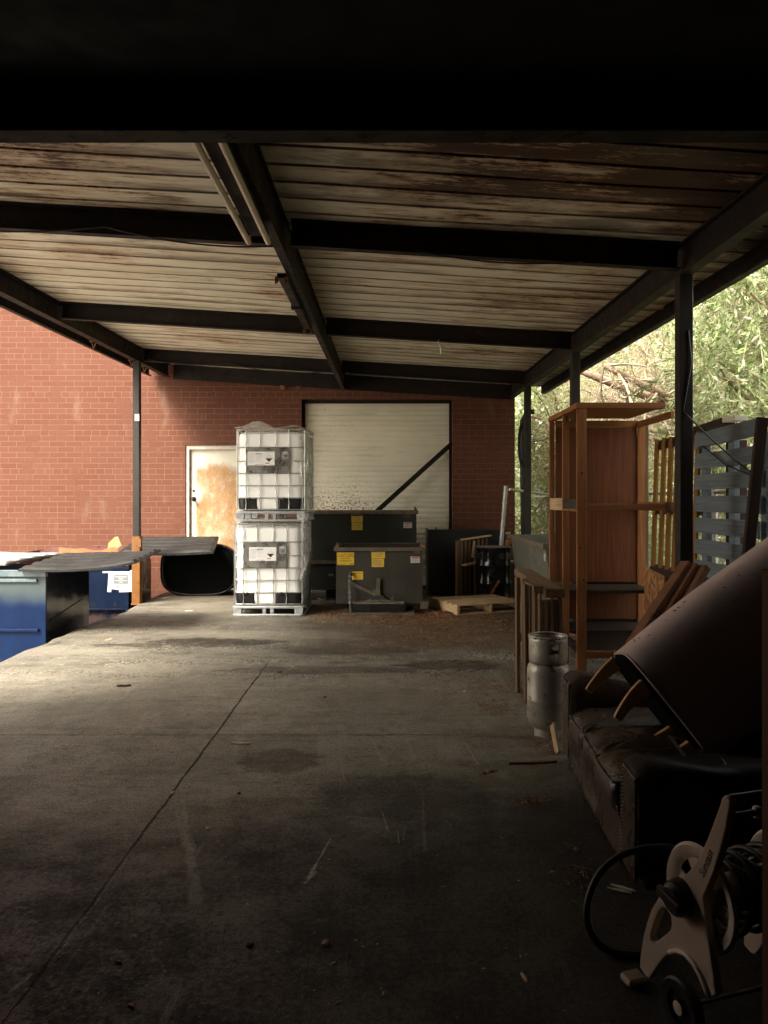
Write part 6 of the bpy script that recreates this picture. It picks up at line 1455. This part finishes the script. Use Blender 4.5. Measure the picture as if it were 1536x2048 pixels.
# ================================================================== small things on the floor
def debris():
    rn = random.Random(17)
    def chip(x, y, L, wd, ang, lab, mat, cat='wood chip', nm='wood_chip', th=.008, grp='wood splinters on the floor'):
        p = gnd(x, y); m = MB(); n = 6; vs = []; 
        for k in range(n + 1):
            s = k / n - .5; w_ = wd * (1 - abs(s * 1.7) ** 3) * rn.uniform(.7, 1.1) + .0015; vs += [(s * L, -w_ / 2, 0), (s * L, w_ / 2, 0), (s * L, w_ / 2 * .8, th * rn.uniform(.6, 1.1)), (s * L, -w_ / 2 * .8, th * rn.uniform(.6, 1.1))]
        fs = []
        for k in range(n):
            for q in range(4): fs.append((k * 4 + q, (k + 1) * 4 + q, (k + 1) * 4 + (q + 1) % 4, k * 4 + (q + 1) % 4))
        fs += [(0, 1, 2, 3), tuple(reversed(range(n * 4, n * 4 + 4)))]
        m.add(vs, fs); o = m.build(nm, mat); o.location = (p.x, p.y, .002); o.rotation_euler = (0, 0, R(ang)); tag(o, lab, cat, grp)
    W = mat_wood('fresh_split_wood', (.62, .46, .28), (.76, .60, .40), 0, .6, .7, False); PD_ = mat_mottle('bleached_chip', (.75, .72, .62), (.62, .56, .45), 30, .8)
    chip(482, 1488, .125, .022, -8, 'largest pale stick left of the middle of the floor', W, 'stick', 'wood_stick')
    chip(650, 1889, .036, .018, 62, 'short thick wood chip near the bottom centre of the floor', W, th=.012)
    chip(1048, 1957, .045, .010, 105, 'narrow pale sliver near the bottom right of the floor', W)
    chip(1066, 1527, .31, .022, 6, 'long dark splinter pointing at the front corner of the sofa', M['lean'], 'splinter', 'wood_splinter', .012)
    chip(1247, 1778, .11, .012, -35, 'pale split sliver beside the near sofa arm inside the hose loop', PD_, 'splinter', 'wood_splinter')
    chip(1238, 1783, .10, .010, -28, 'lower of two pale slivers beside the near sofa arm', PD_, 'splinter', 'wood_splinter')
    chip(416, 1659, .028, .012, -30, 'whitish chip in the lower left part of the floor', PD_)
    chip(552, 1565, .030, .010, -10, 'whitish chip just right of the cut joint', PD_)
    chip(345, 1587, .035, .014, 70, 'tan chip lying in the cut joint', W)
    chip(742, 1502, .022, .014, 80, 'small tan chip in the middle of the floor', W)
    chip(781, 1414, .045, .030, 10, 'yellowish leaf lying on the middle of the floor', M['leaf_bright'], 'leaf', 'fallen_leaf', .004, None)
    chip(932, 1383, .055, .02, -5, 'whitish scrap near the edge of the leaf litter', PD_, 'scrap', 'paper_scrap')
    chip(650, 1395, .035, .012, 60, 'dark chip above the cross joint', M['dark_wood'])
    chip(378, 1222, .12, .03, 5, 'pale scrap left of the tote pallet', PD_, 'scrap', 'paper_scrap')
    chip(218, 1280, .10, .03, 60, 'small twig by the dock edge left', W, 'stick', 'wood_stick')
    chip(560, 1345, .05, .02, 20, 'dark clod on the pale gravel', M['dark_wood']); chip(248, 1373, .12, .035, 12, 'dark clod on the floor at left', M['dark_wood'], 'clod', 'dirt_clod', .015, None)
    chip(500, 1912 - 20, .03, .02, 30, 'dark crumb at the bottom left of centre', M['dark_wood']); chip(478, 1588, .018, .016, 0, 'black crumb near the cut joint', M['dark_wood'])
    chip(983, 1543, .04, .03, 40, 'rusty curl of bark in front of the long splinter', M['lean']); chip(968, 1546, .04, .03, 100, 'second curl of bark in front of the long splinter', M['lean'])
    chip(262, 2015, .028, .010, -25, 'tiny reddish sliver at the bottom left', M['card']); chip(238, 1927, .028, .006, -20, 'thin reddish sliver beside the joint bottom left', M['card'])
    # wedge of wood by the gas cylinder
    m = MB(); A = gnd(1118, 1512); B = at(1110, 1480, A.y + .1); m.bar(A + Vector((0, .02, .01)), Vector((1.10, 4.98, .16)), .07, .02, up=(-1, 0, .2)); tag(m.build('wood_offcut', M['pine_z'], bevel=.002), 'pale board end leaning on the sofa corner beside gas cylinder', 'board')
    # tiny fragments nobody could count
    V = []; Fq = []
    def frag(x, y, s):
        a = rn.uniform(0, 6.28); c, q = math.cos(a), math.sin(a); l, w_ = s * rn.uniform(.6, 1.6), s * rn.uniform(.15, .5); b = len(V)
        for (i, j, z) in ((-l, -w_, 0), (l, -w_, 0), (l, w_, 0), (-l, w_, 0), (0, 0, w_ * 1.2)): V.append((x + i * c - j * q, y + i * q + j * c, .0015 + z))
        Fq.extend([(b, b + 1, b + 4), (b + 1, b + 2, b + 4), (b + 2, b + 3, b + 4), (b + 3, b, b + 4)])
    for _ in range(420):
        Y = 2.2 + 6 * rn.random() ** 1.2; X = rn.uniform(-.52, .30) * Y; frag(X, Y, rn.choice((.003, .004, .005, .008)))
    np_mesh('floor_crumbs', np.array(V), np.array(Fq), M['pebble']); tag(bpy.data.objects['floor_crumbs'], 'scattered crumbs and grit on the concrete', 'grit', kind='stuff')
    # gravel drifts
    V.clear(); Fq.clear()
    for _ in range(26000):
        k = rn.random(); X = rn.uniform(-3.9, 1.6)
        if k < .5: Y = rn.gauss(7.35, .16) + .16 * math.sin(X * 1.3 + 1)
        elif k < .85: Y = rn.gauss(8.5, .22) + .2 * math.sin(X * 1.1)
        else: Y = rn.uniform(9, 12.5)
        s = rn.uniform(.002, .0065)
        if math.sin(X * 2.3 + 1) * math.sin(X * 5.1 + Y * 4) + math.sin(Y * 9 + X * 3) * .6 < rn.uniform(-.9, .9): continue
        if rn.random() < .04: s *= 1.8
        if abs(X + .5) > .01: frag(X, Y, s)
    np_mesh('gravel', np.array(V), np.array(Fq), M['pebble']); tag(bpy.data.objects['gravel'], 'drifts of loose gravel on the worn rear floor', 'gravel', kind='stuff')
    # dead needles and leaves: one drift on the right, thicker at the back
    P = []
    def cl(cx, cy, r, n):
        for _ in range(n): P.append((cx + rn.gauss(0, r), cy + rn.gauss(0, r * .8), .004 + rn.random() * .01))
    for x, y, r, n in ((1062, 1603, .045, 60), (1092, 1482, .07, 90), (985, 1410, .16, 120), (1000, 1425, .1, 80), (1105, 1500, .06, 80), (1130, 1745, .05, 20), (1165, 1745, .04, 20), (1150, 1700, .04, 14), (1160, 1768, .05, 26), (950, 1365, .25, 120), (1010, 1375, .2, 200)): g = gnd(x, y); cl(g.x, g.y, r, n)
    for _ in range(5200):
        Y = 8.3 + 4.6 * rn.random() ** .8; X = rn.gauss(.9, .65)
        if -.9 < X < 1.9: P.append((X, Y, .004 + rn.random() * .012))
    for _ in range(2200): P.append((rn.uniform(-1.1, .9), rn.uniform(10.0, 11.4), .004 + rn.random() * .01))
    P = np.array(P); D = rng.normal(0, 1, P.shape); D[:, 2] *= .12; o = leaves('leaf_litter', P, D, .032, .0035, M['needle'], None); tag(o, 'rust coloured needles and leaves drifted over the rear right floor', 'leaf litter', kind='stuff')
debris()
